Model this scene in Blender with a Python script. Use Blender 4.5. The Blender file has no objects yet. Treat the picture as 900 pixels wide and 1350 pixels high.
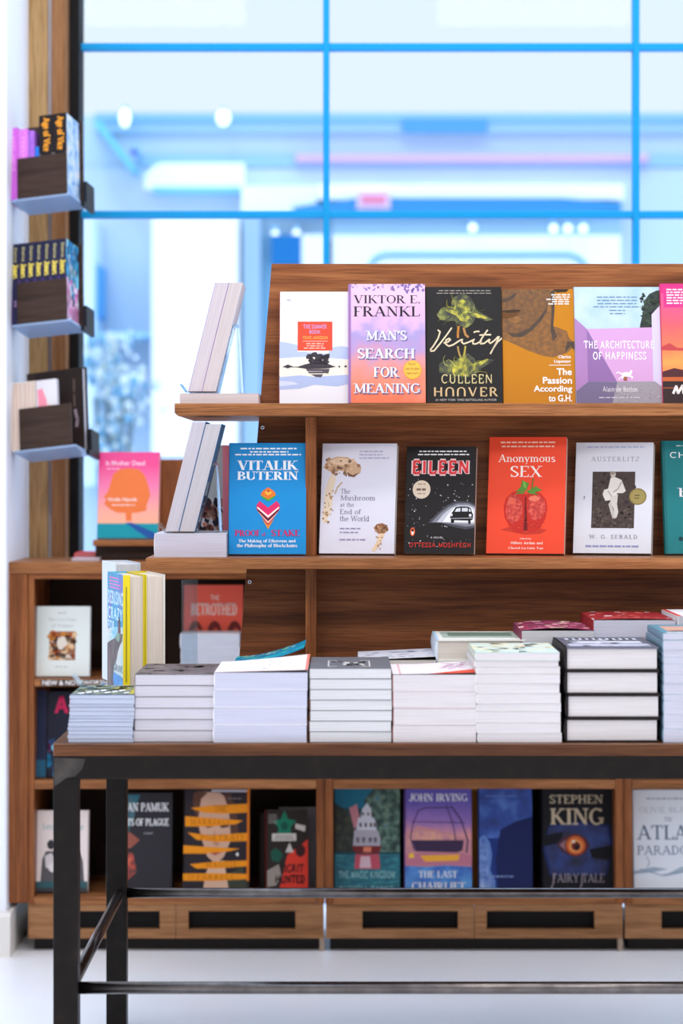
import bpy, bmesh, math, random
from mathutils import Matrix, Vector, Euler

C = bpy.context.scene
COL = C.collection
R = math.radians
rnd = random.Random(7)

# ---------------------------------------------------------------- camera, world, light, exposure
F = 3187.0            # focal length in pixels of the 900x1350 frame (85 mm lens on a 24 x 36 mm frame)
CX, HY = 450.0, 620.0  # principal column and horizon row in the frame
H = 1.075              # camera height

cam_data = bpy.data.cameras.new('camera')
cam = bpy.data.objects.new('camera', cam_data)
COL.objects.link(cam)
cam.location = (0, 0, H)
cam.rotation_euler = (R(90), 0, 0)
cam_data.sensor_fit = 'HORIZONTAL'
cam_data.sensor_width = 24.0
cam_data.lens = 85.0
cam_data.shift_y = -(675.0 - HY) / 900.0
cam_data.clip_end = 200
cam_data.dof.use_dof = True
cam_data.dof.focus_distance = 4.28
cam_data.dof.aperture_fstop = 3.5
C.camera = cam

world = bpy.data.worlds.new('sky')
C.world = world
world.use_nodes = True
wn, wl = world.node_tree.nodes, world.node_tree.links
wn.clear()
wo = wn.new('ShaderNodeOutputWorld'); wb = wn.new('ShaderNodeBackground')
wt = wn.new('ShaderNodeTexCoord'); wsep = wn.new('ShaderNodeSeparateXYZ'); wr = wn.new('ShaderNodeValToRGB')
wma = wn.new('ShaderNodeMapRange')
wl.new(wt.outputs['Generated'], wsep.inputs[0])
wl.new(wsep.outputs['Y'], wma.inputs['Value'])
wma.inputs['From Min'].default_value = -1; wma.inputs['From Max'].default_value = 1
wl.new(wma.outputs[0], wr.inputs[0])
wr.color_ramp.elements[0].position = 0.30; wr.color_ramp.elements[0].color = (0.95, 0.93, 0.96, 1)
wr.color_ramp.elements[1].position = 0.80; wr.color_ramp.elements[1].color = (0.90, 0.98, 1.04, 1)
# a brighter, bluer sky high above the street
wz = wn.new('ShaderNodeMapRange'); wz.interpolation_type = 'SMOOTHSTEP'
wl.new(wsep.outputs['Z'], wz.inputs['Value']); wz.inputs['From Min'].default_value = 0.42; wz.inputs['From Max'].default_value = 0.75
wx = wn.new('ShaderNodeMix'); wx.data_type = 'RGBA'
wl.new(wz.outputs[0], wx.inputs[0]); wl.new(wr.outputs[0], wx.inputs[6]); wx.inputs[7].default_value = (2.3, 2.95, 3.9, 1)
wl.new(wx.outputs[2], wb.inputs[0])
wb.inputs[1].default_value = 1.0
wl.new(wb.outputs[0], wo.inputs[0])

def area(name, loc, rot, sx, sy, power, color):
    d = bpy.data.lights.new(name, 'AREA'); d.shape = 'RECTANGLE'; d.size = sx; d.size_y = sy
    d.energy = power; d.color = color
    o = bpy.data.objects.new(name, d); o.location = loc; o.rotation_euler = rot; COL.objects.link(o)
    return o
# the shop's ceiling lights, in front of and above the display and over the bookcase
for lx, ly, pw in ((-0.9, 0.5, 25), (0.9, 0.5, 25), (-0.3, 3.0, 16), (1.3, 3.0, 16), (-0.2, 4.75, 10), (1.2, 4.75, 10)):
    area('ceiling_light', (lx, ly, 3.3), (R(34) if ly < 3 else 0, 0, 0), 0.9, 0.45, pw, (1.0, 0.95, 0.90))
# daylight over the roof of the shop onto the street side
sun = bpy.data.lights.new('sun', 'SUN'); sun.energy = 0.5; sun.angle = R(6); sun.color = (0.93, 0.97, 1.0)
suno = bpy.data.objects.new('sun', sun); suno.rotation_euler = (R(38), R(-10), 0); COL.objects.link(suno)

C.view_settings.view_transform = 'Standard'
C.view_settings.look = 'None'
C.view_settings.gamma = 1.0
C.view_settings.use_curve_mapping = False
C.view_settings.exposure = 0.0

# ---------------------------------------------------------------- helpers
def X(px, d): return (px - CX) * d / F
def Z(py, d): return H - (py - HY) * d / F
def S(npx, d): return npx * d / F

def lin(c):
    out = []
    for v in c[:3]:
        v /= 255.0
        out.append(v / 12.92 if v <= 0.04045 else ((v + 0.055) / 1.055) ** 2.4)
    return (*out, 1.0)

MATS = {}
def mat(c, rough=0.5, metal=0.0, spec=0.22, emit=0.0):
    """plain material from an sRGB colour"""
    c = tuple(int(v) for v in c)
    k = (c, rough, metal, spec, emit)
    if k in MATS: return MATS[k]
    m = bpy.data.materials.new('paint_%02x%02x%02x' % c); m.use_nodes = True
    b = m.node_tree.nodes['Principled BSDF']
    b.inputs['Base Color'].default_value = lin(c); b.inputs['Roughness'].default_value = rough
    b.inputs['Metallic'].default_value = metal; b.inputs['Specular IOR Level'].default_value = spec
    if emit:
        b.inputs['Emission Color'].default_value = lin(c); b.inputs['Emission Strength'].default_value = emit
    MATS[k] = m
    return m

def nodes(name):
    m = bpy.data.materials.new(name); m.use_nodes = True
    nt = m.node_tree
    return m, nt.nodes, nt.links, nt.nodes['Principled BSDF']

def ramp(n, stops):
    r = n.new('ShaderNodeValToRGB')
    e = r.color_ramp.elements
    while len(e) < len(stops): e.new(0.5)
    for el, (p, c) in zip(e, stops): el.position = p; el.color = lin(c)
    return r

def wood(name, axis, dark, mid, light, rough=0.42, scale=1.0):
    """wood with grain running along the given axis"""
    m, n, l, b = nodes(name)
    tc = n.new('ShaderNodeTexCoord'); mp = n.new('ShaderNodeMapping')
    sc = [24.0 * scale] * 3; sc['xyz'.index(axis)] = 1.1 * scale
    mp.inputs['Scale'].default_value = sc
    l.new(tc.outputs['Object'], mp.inputs[0])
    no = n.new('ShaderNodeTexNoise'); no.inputs['Scale'].default_value = 1.0
    no.inputs['Detail'].default_value = 5; no.inputs['Roughness'].default_value = 0.55; no.inputs['Distortion'].default_value = 1.2
    l.new(mp.outputs[0], no.inputs['Vector'])
    mp2 = n.new('ShaderNodeMapping'); s2 = [420.0 * scale] * 3; s2['xyz'.index(axis)] = 12.0 * scale
    mp2.inputs['Scale'].default_value = s2
    l.new(tc.outputs['Object'], mp2.inputs[0])
    n2 = n.new('ShaderNodeTexNoise'); n2.inputs['Scale'].default_value = 1.0; n2.inputs['Detail'].default_value = 2
    l.new(mp2.outputs[0], n2.inputs['Vector'])
    r = ramp(n, [(0.30, dark), (0.50, mid), (0.72, light)])
    l.new(no.outputs['Fac'], r.inputs[0])
    r2 = ramp(n, [(0.36, (196, 188, 180)), (0.56, (255, 255, 255))])
    l.new(n2.outputs['Fac'], r2.inputs[0])
    mx = n.new('ShaderNodeMix'); mx.data_type = 'RGBA'; mx.blend_type = 'MULTIPLY'; mx.inputs[0].default_value = 0.8
    l.new(r.outputs[0], mx.inputs[6]); l.new(r2.outputs[0], mx.inputs[7])
    l.new(mx.outputs[2], b.inputs['Base Color'])
    b.inputs['Roughness'].default_value = rough; b.inputs['Specular IOR Level'].default_value = 0.2
    return m

def gradient(name, stops, h, axis='Z', noise=0.0, nscale=30.0, rough=0.4):
    """printed colour run from bottom (0) to top (1) of a cover of height h"""
    m, n, l, b = nodes(name)
    tc = n.new('ShaderNodeTexCoord'); sp = n.new('ShaderNodeSeparateXYZ')
    l.new(tc.outputs['Object'], sp.inputs[0])
    dv = n.new('ShaderNodeMath'); dv.operation = 'DIVIDE'; dv.inputs[1].default_value = h
    l.new(sp.outputs[axis], dv.inputs[0])
    no = n.new('ShaderNodeTexNoise'); no.inputs['Scale'].default_value = nscale; no.inputs['Detail'].default_value = 5
    l.new(tc.outputs['Object'], no.inputs['Vector'])
    sb = n.new('ShaderNodeMath'); sb.operation = 'SUBTRACT'; sb.inputs[1].default_value = 0.5
    l.new(no.outputs['Fac'], sb.inputs[0])
    ma = n.new('ShaderNodeMath'); ma.operation = 'MULTIPLY_ADD'; ma.inputs[1].default_value = noise
    l.new(sb.outputs[0], ma.inputs[0]); l.new(dv.outputs[0], ma.inputs[2])
    r = ramp(n, stops)
    l.new(ma.outputs[0], r.inputs[0]); l.new(r.outputs[0], b.inputs['Base Color'])
    b.inputs['Roughness'].default_value = rough
    return m

def mottled(name, stops, scale, stretch=(1, 1, 1), rough=0.5, detail=4):
    m, n, l, b = nodes(name)
    tc = n.new('ShaderNodeTexCoord'); mp = n.new('ShaderNodeMapping'); mp.inputs['Scale'].default_value = stretch
    l.new(tc.outputs['Object'], mp.inputs[0])
    no = n.new('ShaderNodeTexNoise'); no.inputs['Scale'].default_value = scale; no.inputs['Detail'].default_value = detail
    l.new(mp.outputs[0], no.inputs['Vector'])
    r = ramp(n, stops)
    l.new(no.outputs['Fac'], r.inputs[0]); l.new(r.outputs[0], b.inputs['Base Color'])
    b.inputs['Roughness'].default_value = rough
    return m

def clear(name, tint, gloss=0.06, rough=0.02, body=0.0, ior=1.45):
    """thin clear sheet: mostly see-through with a glossy skin"""
    m = bpy.data.materials.new(name); m.use_nodes = True
    n, l = m.node_tree.nodes, m.node_tree.links
    n.clear()
    o = n.new('ShaderNodeOutputMaterial'); t = n.new('ShaderNodeBsdfTransparent'); g = n.new('ShaderNodeBsdfGlossy')
    mx = n.new('ShaderNodeMixShader'); fr = n.new('ShaderNodeFresnel'); ge = n.new('ShaderNodeNewGeometry'); mr = n.new('ShaderNodeMapRange')
    mr.inputs['To Min'].default_value = ior; mr.inputs['To Max'].default_value = 1.0 / ior
    l.new(ge.outputs['Backfacing'], mr.inputs['Value']); l.new(mr.outputs[0], fr.inputs[0])
    ad = n.new('ShaderNodeMath'); ad.operation = 'ADD'; ad.inputs[1].default_value = gloss; ad.use_clamp = True
    l.new(fr.outputs[0], ad.inputs[0])
    t.inputs[0].default_value = lin(tint); g.inputs['Roughness'].default_value = rough
    l.new(ad.outputs[0], mx.inputs[0]); l.new(t.outputs[0], mx.inputs[1]); l.new(g.outputs[0], mx.inputs[2])
    last = mx
    if body:
        df = n.new('ShaderNodeBsdfDiffuse'); df.inputs[0].default_value = lin(tint)
        m2 = n.new('ShaderNodeMixShader'); m2.inputs[0].default_value = body
        l.new(mx.outputs[0], m2.inputs[1]); l.new(df.outputs[0], m2.inputs[2]); last = m2
    l.new(last.outputs[0], o.inputs[0])
    return m

PAGE = {}
def pages_mat(c):
    c = tuple(int(v * .91) for v in c)
    if c not in PAGE:
        d = tuple(int(v * 0.92) for v in c)
        PAGE[c] = mottled('page_edges', [(0.32, d), (0.55, c), (0.8, tuple(min(255, int(v * 1.03)) for v in c))],
                          1.0, (9, 1500, 9), 0.75, 3)
    return PAGE[c]

class MB:
    """collects faces and links them as ONE mesh object"""
    def __init__(self): self.v = []; self.f = []; self.m = []; self.mats = []
    def mi(self, m):
        if m not in self.mats: self.mats.append(m)
        return self.mats.index(m)
    def face(self, pts, m):
        b = len(self.v); self.v += [tuple(p) for p in pts]
        self.f.append(tuple(range(b, b + len(pts)))); self.m.append(self.mi(m))
    def hexa(self, p, m):
        """p: 4 bottom corners ccw, 4 top corners ccw"""
        b = len(self.v); self.v += [tuple(q) for q in p]; k = self.mi(m)
        for f in ((3, 2, 1, 0), (4, 5, 6, 7), (0, 1, 5, 4), (1, 2, 6, 5), (2, 3, 7, 6), (3, 0, 4, 7)):
            self.f.append(tuple(b + i for i in f)); self.m.append(k)
        return self
    def box(self, x0, x1, y0, y1, z0, z1, m):
        return self.hexa([(x0, y0, z0), (x1, y0, z0), (x1, y1, z0), (x0, y1, z0),
                          (x0, y0, z1), (x1, y0, z1), (x1, y1, z1), (x0, y1, z1)], m)
    def prism(self, poly, a0, a1, m, axis='y'):
        """outline poly in the plane across the axis, from a0 to a1"""
        def P(p, a):
            return (p[0], a, p[1]) if axis == 'y' else ((a, p[0], p[1]) if axis == 'x' else (p[0], p[1], a))
        n = len(poly); b = len(self.v); k = self.mi(m)
        self.v += [P(p, a0) for p in poly] + [P(p, a1) for p in poly]
        self.f.append(tuple(b + i for i in range(n))); self.m.append(k)
        self.f.append(tuple(b + n + i for i in reversed(range(n)))); self.m.append(k)
        for i in range(n):
            j = (i + 1) % n
            self.f.append((b + i, b + n + i, b + n + j, b + j)); self.m.append(k)
        return self
    def tube(self, p0, p1, r, m, seg=14, r1=None):
        p0, p1 = Vector(p0), Vector(p1); r1 = r if r1 is None else r1
        ax = (p1 - p0).normalized(); u = ax.orthogonal().normalized(); w = ax.cross(u)
        b = len(self.v); k = self.mi(m)
        for p, q in ((p0, r), (p1, r1)):
            for i in range(seg):
                a = 2 * math.pi * i / seg
                self.v.append(tuple(p + (u * math.cos(a) + w * math.sin(a)) * q))
        for i in range(seg):
            j = (i + 1) % seg
            self.f.append((b + i, b + j, b + seg + j, b + seg + i)); self.m.append(k)
        self.f.append(tuple(b + i for i in reversed(range(seg)))); self.m.append(k)
        self.f.append(tuple(b + seg + i for i in range(seg))); self.m.append(k)
        return self
    def ball(self, c, rx, ry, rz, m, seg=10, rings=7, jit=0, rg=rnd):
        b = len(self.v); k = self.mi(m)
        self.v.append((c[0], c[1], c[2] + rz))
        for i in range(1, rings):
            t = math.pi * i / rings
            for j in range(seg):
                a = 2 * math.pi * j / seg; q = 1 + rg.uniform(-jit, jit)
                self.v.append((c[0] + rx * q * math.sin(t) * math.cos(a), c[1] + ry * q * math.sin(t) * math.sin(a), c[2] + rz * q * math.cos(t)))
        self.v.append((c[0], c[1], c[2] - rz)); e = len(self.v) - 1
        for j in range(seg):
            j2 = (j + 1) % seg
            self.f.append((b, b + 1 + j, b + 1 + j2)); self.m.append(k)
            for i in range(rings - 2):
                o = b + 1 + i * seg
                self.f.append((o + j, o + seg + j, o + seg + j2, o + j2)); self.m.append(k)
            o = b + 1 + (rings - 2) * seg
            self.f.append((o + j, e, o + j2)); self.m.append(k)
        return self
    def build(self, name, parent=None, bevel=0.0, smooth=False, xf=None):
        me = bpy.data.meshes.new(name)
        me.from_pydata(self.v, [], self.f)
        for m in self.mats: me.materials.append(m)
        me.polygons.foreach_set('material_index', self.m)
        if smooth: me.polygons.foreach_set('use_smooth', [True] * len(self.f))
        me.update()
        o = bpy.data.objects.new(name, me); COL.objects.link(o)
        if parent is not None: o.parent = parent
        if bevel:
            md = o.modifiers.new('edge', 'BEVEL'); md.width = bevel; md.segments = 2; md.limit_method = 'ANGLE'
        return o

def thing(name, label, cat, loc=(0, 0, 0), rot=(0, 0, 0), group=None):
    if len(label.split()) > 16: print('LONG', len(label.split()), label)
    o = bpy.data.objects.new(name, None); COL.objects.link(o)
    o.empty_display_size = 0.05
    o.location = loc; o.rotation_euler = rot
    o['label'] = label; o['category'] = cat
    if group: o['group'] = group
    return o

def structure(o, label=None):
    o['kind'] = 'structure'
    if label: o['label'] = label
    return o

def dup(root, loc, rot, label, group=None):
    r = root.copy(); COL.objects.link(r); r.location = loc; r.rotation_euler = rot
    if len(label.split()) > 16: print('LONG', len(label.split()), label)
    r['label'] = label
    if group: r['group'] = group
    for ch in list(root.children):
        c = ch.copy(); COL.objects.link(c); c.parent = r
    return r

# ---------------------------------------------------------------- lettering
# serif / sans letters drawn from strokes: l = line, a = arc (thick at the sides), s = serif
G = {}
def g(ch, w, *p): G[ch] = (w, p)
def l(x0, y0, x1, y1, k='T'): return ('l', x0, y0, x1, y1, k)
def a(cx, cy, rx, ry, a0, a1): return ('a', cx, cy, rx, ry, a0, a1)
def s(x, y, h=0.15): return ('s', x, y, h)
g('A', .95, l(.12, 0, .45, 1, 't'), l(.45, 1, .82, 0), l(.24, .34, .68, .34, 't'), s(.12, 0), s(.82, 0))
g('B', .82, l(.2, 0, .2, 1), a(.3, .75, .32, .22, -90, 90), l(.2, .97, .32, .97, 't'), l(.2, .52, .34, .52, 't'), a(.32, .27, .38, .24, -90, 90), l(.2, .03, .34, .03, 't'), s(.2, 0, .12), s(.2, 1, .12))
g('C', .85, a(.47, .5, .36, .47, 45, 315), l(.74, .8, .74, .98, 't'))
g('D', .9, l(.2, 0, .2, 1), a(.32, .5, .44, .47, -90, 90), l(.2, .97, .34, .97, 't'), l(.2, .03, .34, .03, 't'), s(.2, 0, .12), s(.2, 1, .12))
g('E', .78, l(.2, 0, .2, 1), l(.2, .97, .68, .97, 't'), l(.2, .52, .55, .52, 't'), l(.2, .03, .7, .03, 't'), l(.68, .97, .68, .78, 't'), l(.7, .03, .7, .24, 't'), s(.2, 0, .12), s(.2, 1, .12))
g('F', .72, l(.2, 0, .2, 1), l(.2, .97, .66, .97, 't'), l(.2, .5, .52, .5, 't'), l(.66, .97, .66, .78, 't'), s(.2, 0, .16), s(.2, 1, .12))
g('G', .92, a(.47, .5, .36, .47, 45, 335), l(.76, .08, .76, .44), l(.74, .8, .74, .98, 't'), s(.74, .44))
g('H', .98, l(.2, 0, .2, 1), l(.78, 0, .78, 1), l(.2, .51, .78, .51, 't'), s(.2, 0), s(.2, 1), s(.78, 0), s(.78, 1))
g('I', .42, l(.21, 0, .21, 1), s(.21, 0), s(.21, 1))
g('J', .6, l(.42, .25, .42, 1), a(.25, .25, .17, .22, 180, 360), s(.42, 1))
g('K', .95, l(.2, 0, .2, 1), l(.24, .42, .74, .98, 't'), l(.38, .58, .82, 0), s(.2, 0), s(.2, 1), s(.74, 1), s(.82, 0))
g('L', .75, l(.2, 0, .2, 1), l(.2, .03, .68, .03, 't'), l(.68, .03, .68, .26, 't'), s(.2, 1), s(.2, 0, .12))
g('M', 1.16, l(.17, 0, .19, 1, 't'), l(.19, 1, .57, .08), l(.57, .08, .95, 1, 't'), l(.96, 0, .96, 1), s(.17, 0), s(.96, 0), s(.14, 1, .1), s(.99, 1, .1))
g('N', 1.0, l(.18, 0, .18, 1, 't'), l(.2, 1, .8, .04), l(.81, 0, .81, 1, 't'), s(.18, 0), s(.15, 1, .1), s(.81, 1))
g('O', .96, a(.48, .5, .37, .47, 0, 360))
g('P', .78, l(.2, 0, .2, 1), a(.3, .72, .36, .25, -90, 90), l(.2, .97, .34, .97, 't'), l(.2, .47, .34, .47, 't'), s(.2, 0), s(.2, 1, .12))
g('Q', .96, a(.48, .5, .37, .47, 0, 360), l(.5, .2, .84, -.14))
g('R', .92, l(.2, 0, .2, 1), a(.3, .73, .33, .24, -90, 90), l(.2, .97, .34, .97, 't'), l(.2, .49, .4, .49, 't'), l(.42, .49, .78, 0), s(.2, 0), s(.2, 1, .12), s(.8, 0, .1))
g('S', .7, a(.35, .75, .22, .22, 30, 200), a(.35, .25, .25, .22, 210, 380), l(.15, .66, .57, .34), l(.56, .76, .56, .98, 't'), l(.12, .02, .12, .26, 't'))
g('T', .86, l(.43, 0, .43, 1), l(.06, .97, .8, .97, 't'), l(.06, .97, .06, .76, 't'), l(.8, .97, .8, .76, 't'), s(.43, 0))
g('U', .95, l(.2, .3, .2, 1), a(.48, .3, .28, .28, 180, 360), l(.77, .3, .77, 1, 't'), s(.2, 1), s(.77, 1))
g('V', .95, l(.14, 1, .48, 0), l(.48, 0, .8, 1, 't'), s(.14, 1), s(.8, 1))
g('W', 1.3, l(.12, 1, .4, 0), l(.4, 0, .65, 1, 't'), l(.65, 1, .92, 0), l(.92, 0, 1.17, 1, 't'), s(.12, 1), s(1.17, 1))
g('X', .95, l(.16, 1, .8, 0), l(.16, 0, .78, 1, 't'), s(.16, 1), s(.8, 0), s(.16, 0), s(.78, 1))
g('Y', .92, l(.14, 1, .46, .48), l(.46, .48, .78, 1, 't'), l(.46, 0, .46, .5), s(.14, 1), s(.78, 1), s(.46, 0))
g('Z', .82, l(.12, .97, .7, .97, 't'), l(.7, .96, .12, .04), l(.12, .03, .72, .03, 't'))
g('.', .28, l(.08, .07, .2, .07))
g(',', .28, l(.17, .1, .1, -.12))
g("'", .26, l(.13, .98, .11, .72))
g('&', .95, a(.38, .77, .17, .2, 0, 360), a(.36, .27, .25, .25, 120, 330), l(.28, .66, .8, 0), l(.56, .2, .76, .5, 't'))
g(':', .28, l(.08, .1, .2, .1), l(.08, .6, .2, .6))
g('-', .4, l(.06, .42, .34, .42, 't'))
g('0', .96, l(.16, 0, .16, .6), a(.48, .6, .32, .37, 0, 180), l(.8, 0, .8, .6))
xh = .66
g('a', .66, a(.3, .2, .2, .19, 40, 320), l(.5, .08, .5, .48), a(.32, .47, .18, .17, 0, 150), l(.5, .03, .6, .03, 't'))
g('b', .7, l(.16, 0, .16, 1), a(.36, .32, .23, .31, -140, 140), s(.1, 1, .08))
g('c', .58, a(.32, .33, .23, .31, 45, 315))
g('d', .7, l(.54, 0, .54, 1), a(.32, .32, .22, .31, 40, 320), s(.47, 1, .08), s(.6, 0, .08))
g('e', .62, a(.32, .33, .23, .31, 0, 310), l(.12, .36, .54, .36, 't'))
g('f', .45, l(.2, 0, .2, .8), a(.36, .8, .16, .19, 40, 180), l(.06, .63, .42, .63, 't'), s(.2, 0))
g('g', .66, a(.3, .44, .2, .21, 0, 360), a(.32, -.1, .24, .16, 0, 360), l(.45, .6, .6, .66, 't'))
g('h', .72, l(.17, 0, .17, 1), a(.36, .42, .18, .22, 0, 170), l(.54, 0, .54, .44), s(.17, 0, .13), s(.54, 0, .13), s(.1, 1, .08))
g('i', .36, l(.18, 0, .18, xh), l(.12, .88, .24, .88), s(.18, 0, .14), s(.12, xh, .08))
g('j', .36, l(.2, -.1, .2, xh), l(.14, .88, .26, .88))
g('k', .7, l(.17, 0, .17, 1), l(.2, .28, .52, .64, 't'), l(.3, .4, .6, 0), s(.17, 0, .13), s(.6, 0, .1))
g('l', .36, l(.18, 0, .18, 1), s(.18, 0, .14), s(.12, 1, .08))
g('m', 1.06, l(.17, 0, .17, xh), a(.34, .42, .17, .22, 0, 170), l(.51, 0, .51, .44), a(.69, .42, .18, .22, 0, 170), l(.87, 0, .87, .44), s(.17, 0, .13), s(.51, 0, .13), s(.87, 0, .13), s(.1, xh, .08))
g('n', .72, l(.17, 0, .17, xh), a(.36, .42, .18, .22, 0, 170), l(.54, 0, .54, .44), s(.17, 0, .13), s(.54, 0, .13), s(.1, xh, .08))
g('o', .66, a(.33, .33, .24, .31, 0, 360))
g('p', .7, l(.16, -.3, .16, xh), a(.36, .33, .23, .31, -140, 140), s(.16, -.3, .13))
g('q', .7, l(.54, -.3, .54, xh), a(.32, .33, .22, .31, 40, 320))
g('r', .52, l(.17, 0, .17, xh), a(.36, .42, .18, .22, 50, 170), s(.17, 0, .14), s(.1, xh, .08))
g('s', .54, a(.27, .48, .16, .16, 30, 200), a(.27, .18, .18, .16, 210, 380), l(.13, .42, .43, .24))
g('t', .44, l(.2, .06, .2, .86), l(.06, .63, .38, .63, 't'), l(.2, .04, .36, .04, 't'))
g('u', .72, l(.17, .22, .17, xh), a(.35, .23, .19, .21, 180, 350), l(.54, 0, .54, xh), s(.1, xh, .08), s(.47, xh, .08))
g('v', .66, l(.1, xh, .33, 0), l(.33, 0, .54, xh, 't'), s(.1, xh, .1), s(.54, xh, .1))
g('w', .96, l(.1, xh, .3, 0), l(.3, 0, .48, xh, 't'), l(.48, xh, .68, 0), l(.68, 0, .86, xh, 't'), s(.1, xh, .1), s(.86, xh, .1))
g('x', .66, l(.12, xh, .54, 0), l(.12, 0, .52, xh, 't'), s(.12, xh, .1), s(.54, 0, .1))
g('y', .66, l(.1, xh, .34, .04), l(.54, xh, .22, -.3, 't'), s(.1, xh, .1), s(.54, xh, .1))
g('z', .58, l(.1, .63, .48, .63, 't'), l(.48, .62, .1, .04), l(.1, .03, .5, .03, 't'))

def stroke_text(txt, T=.15, t=.055, serif=True, track=0.0):
    """quads of the text in letter units, plus its box"""
    quads = []; x = 0.0
    sh = max(t, .045)
    for ch in txt:
        if ch == ' ': x += .4 + track; continue
        if ch not in G: ch = ch.upper()
        if ch not in G: x += .4; continue
        w, prims = G[ch]
        for p in prims:
            if p[0] == 'l':
                _, x0, y0, x1, y1, k = p; wd = T if k == 'T' else t
                dx, dy = x1 - x0, y1 - y0; n = math.hypot(dx, dy) or 1
                if abs(dy) > abs(dx) * .35: ox, oy = wd / 2 * (1 + .25 * abs(dx) / n), 0
                else: ox, oy = 0, wd / 2
                q = [(x0 - ox, y0 - oy), (x1 - ox, y1 - oy), (x1 + ox, y1 + oy), (x0 + ox, y0 + oy)]
                quads.append([(x + px_, py_) for px_, py_ in q])
            elif p[0] == 'a':
                _, cx, cy, rx, ry, a0, a1 = p; n = max(4, int(abs(a1 - a0) / 24))
                pts = []
                for i in range(n + 1):
                    an = R(a0 + (a1 - a0) * i / n); wd = t + (T - t) * abs(math.cos(an)) ** 1.3
                    c_, s_ = math.cos(an), math.sin(an)
                    pts.append(((cx + (rx - wd * .5) * c_, cy + (ry - t * .6) * s_), (cx + (rx + wd * .5) * c_, cy + (ry + t * .6) * s_)))
                for (i0, o0), (i1, o1) in zip(pts, pts[1:]):
                    quads.append([(x + q[0], q[1]) for q in (i0, o0, o1, i1)])
            elif serif:
                _, sx, sy, hh = p; hh = max(hh, T / 2 + .07)
                y0, y1 = (sy, sy + sh) if sy < .3 else (sy - sh, sy)
                quads.append([(x + sx - hh, y0), (x + sx + hh, y0), (x + sx + hh, y1), (x + sx - hh, y1)])
        x += w + track
    return quads

_fc = {}
def font_text(txt, bold=0.0):
    """triangles of the text in Blender's built-in sans letters"""
    k = (txt, bold)
    if k in _fc: return _fc[k]
    cu = bpy.data.curves.new('t', 'FONT'); cu.body = txt; cu.offset = bold; cu.resolution_u = 3
    o = bpy.data.objects.new('t', cu); COL.objects.link(o)
    me = bpy.data.meshes.new_from_object(o.evaluated_get(bpy.context.evaluated_depsgraph_get()))
    v = [(p.co.x, p.co.y) for p in me.vertices]
    out = [[v[i] for i in p.vertices] for p in me.polygons]
    bpy.data.objects.remove(o); bpy.data.curves.remove(cu); bpy.data.meshes.remove(me)
    _fc[k] = out
    return out

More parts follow.
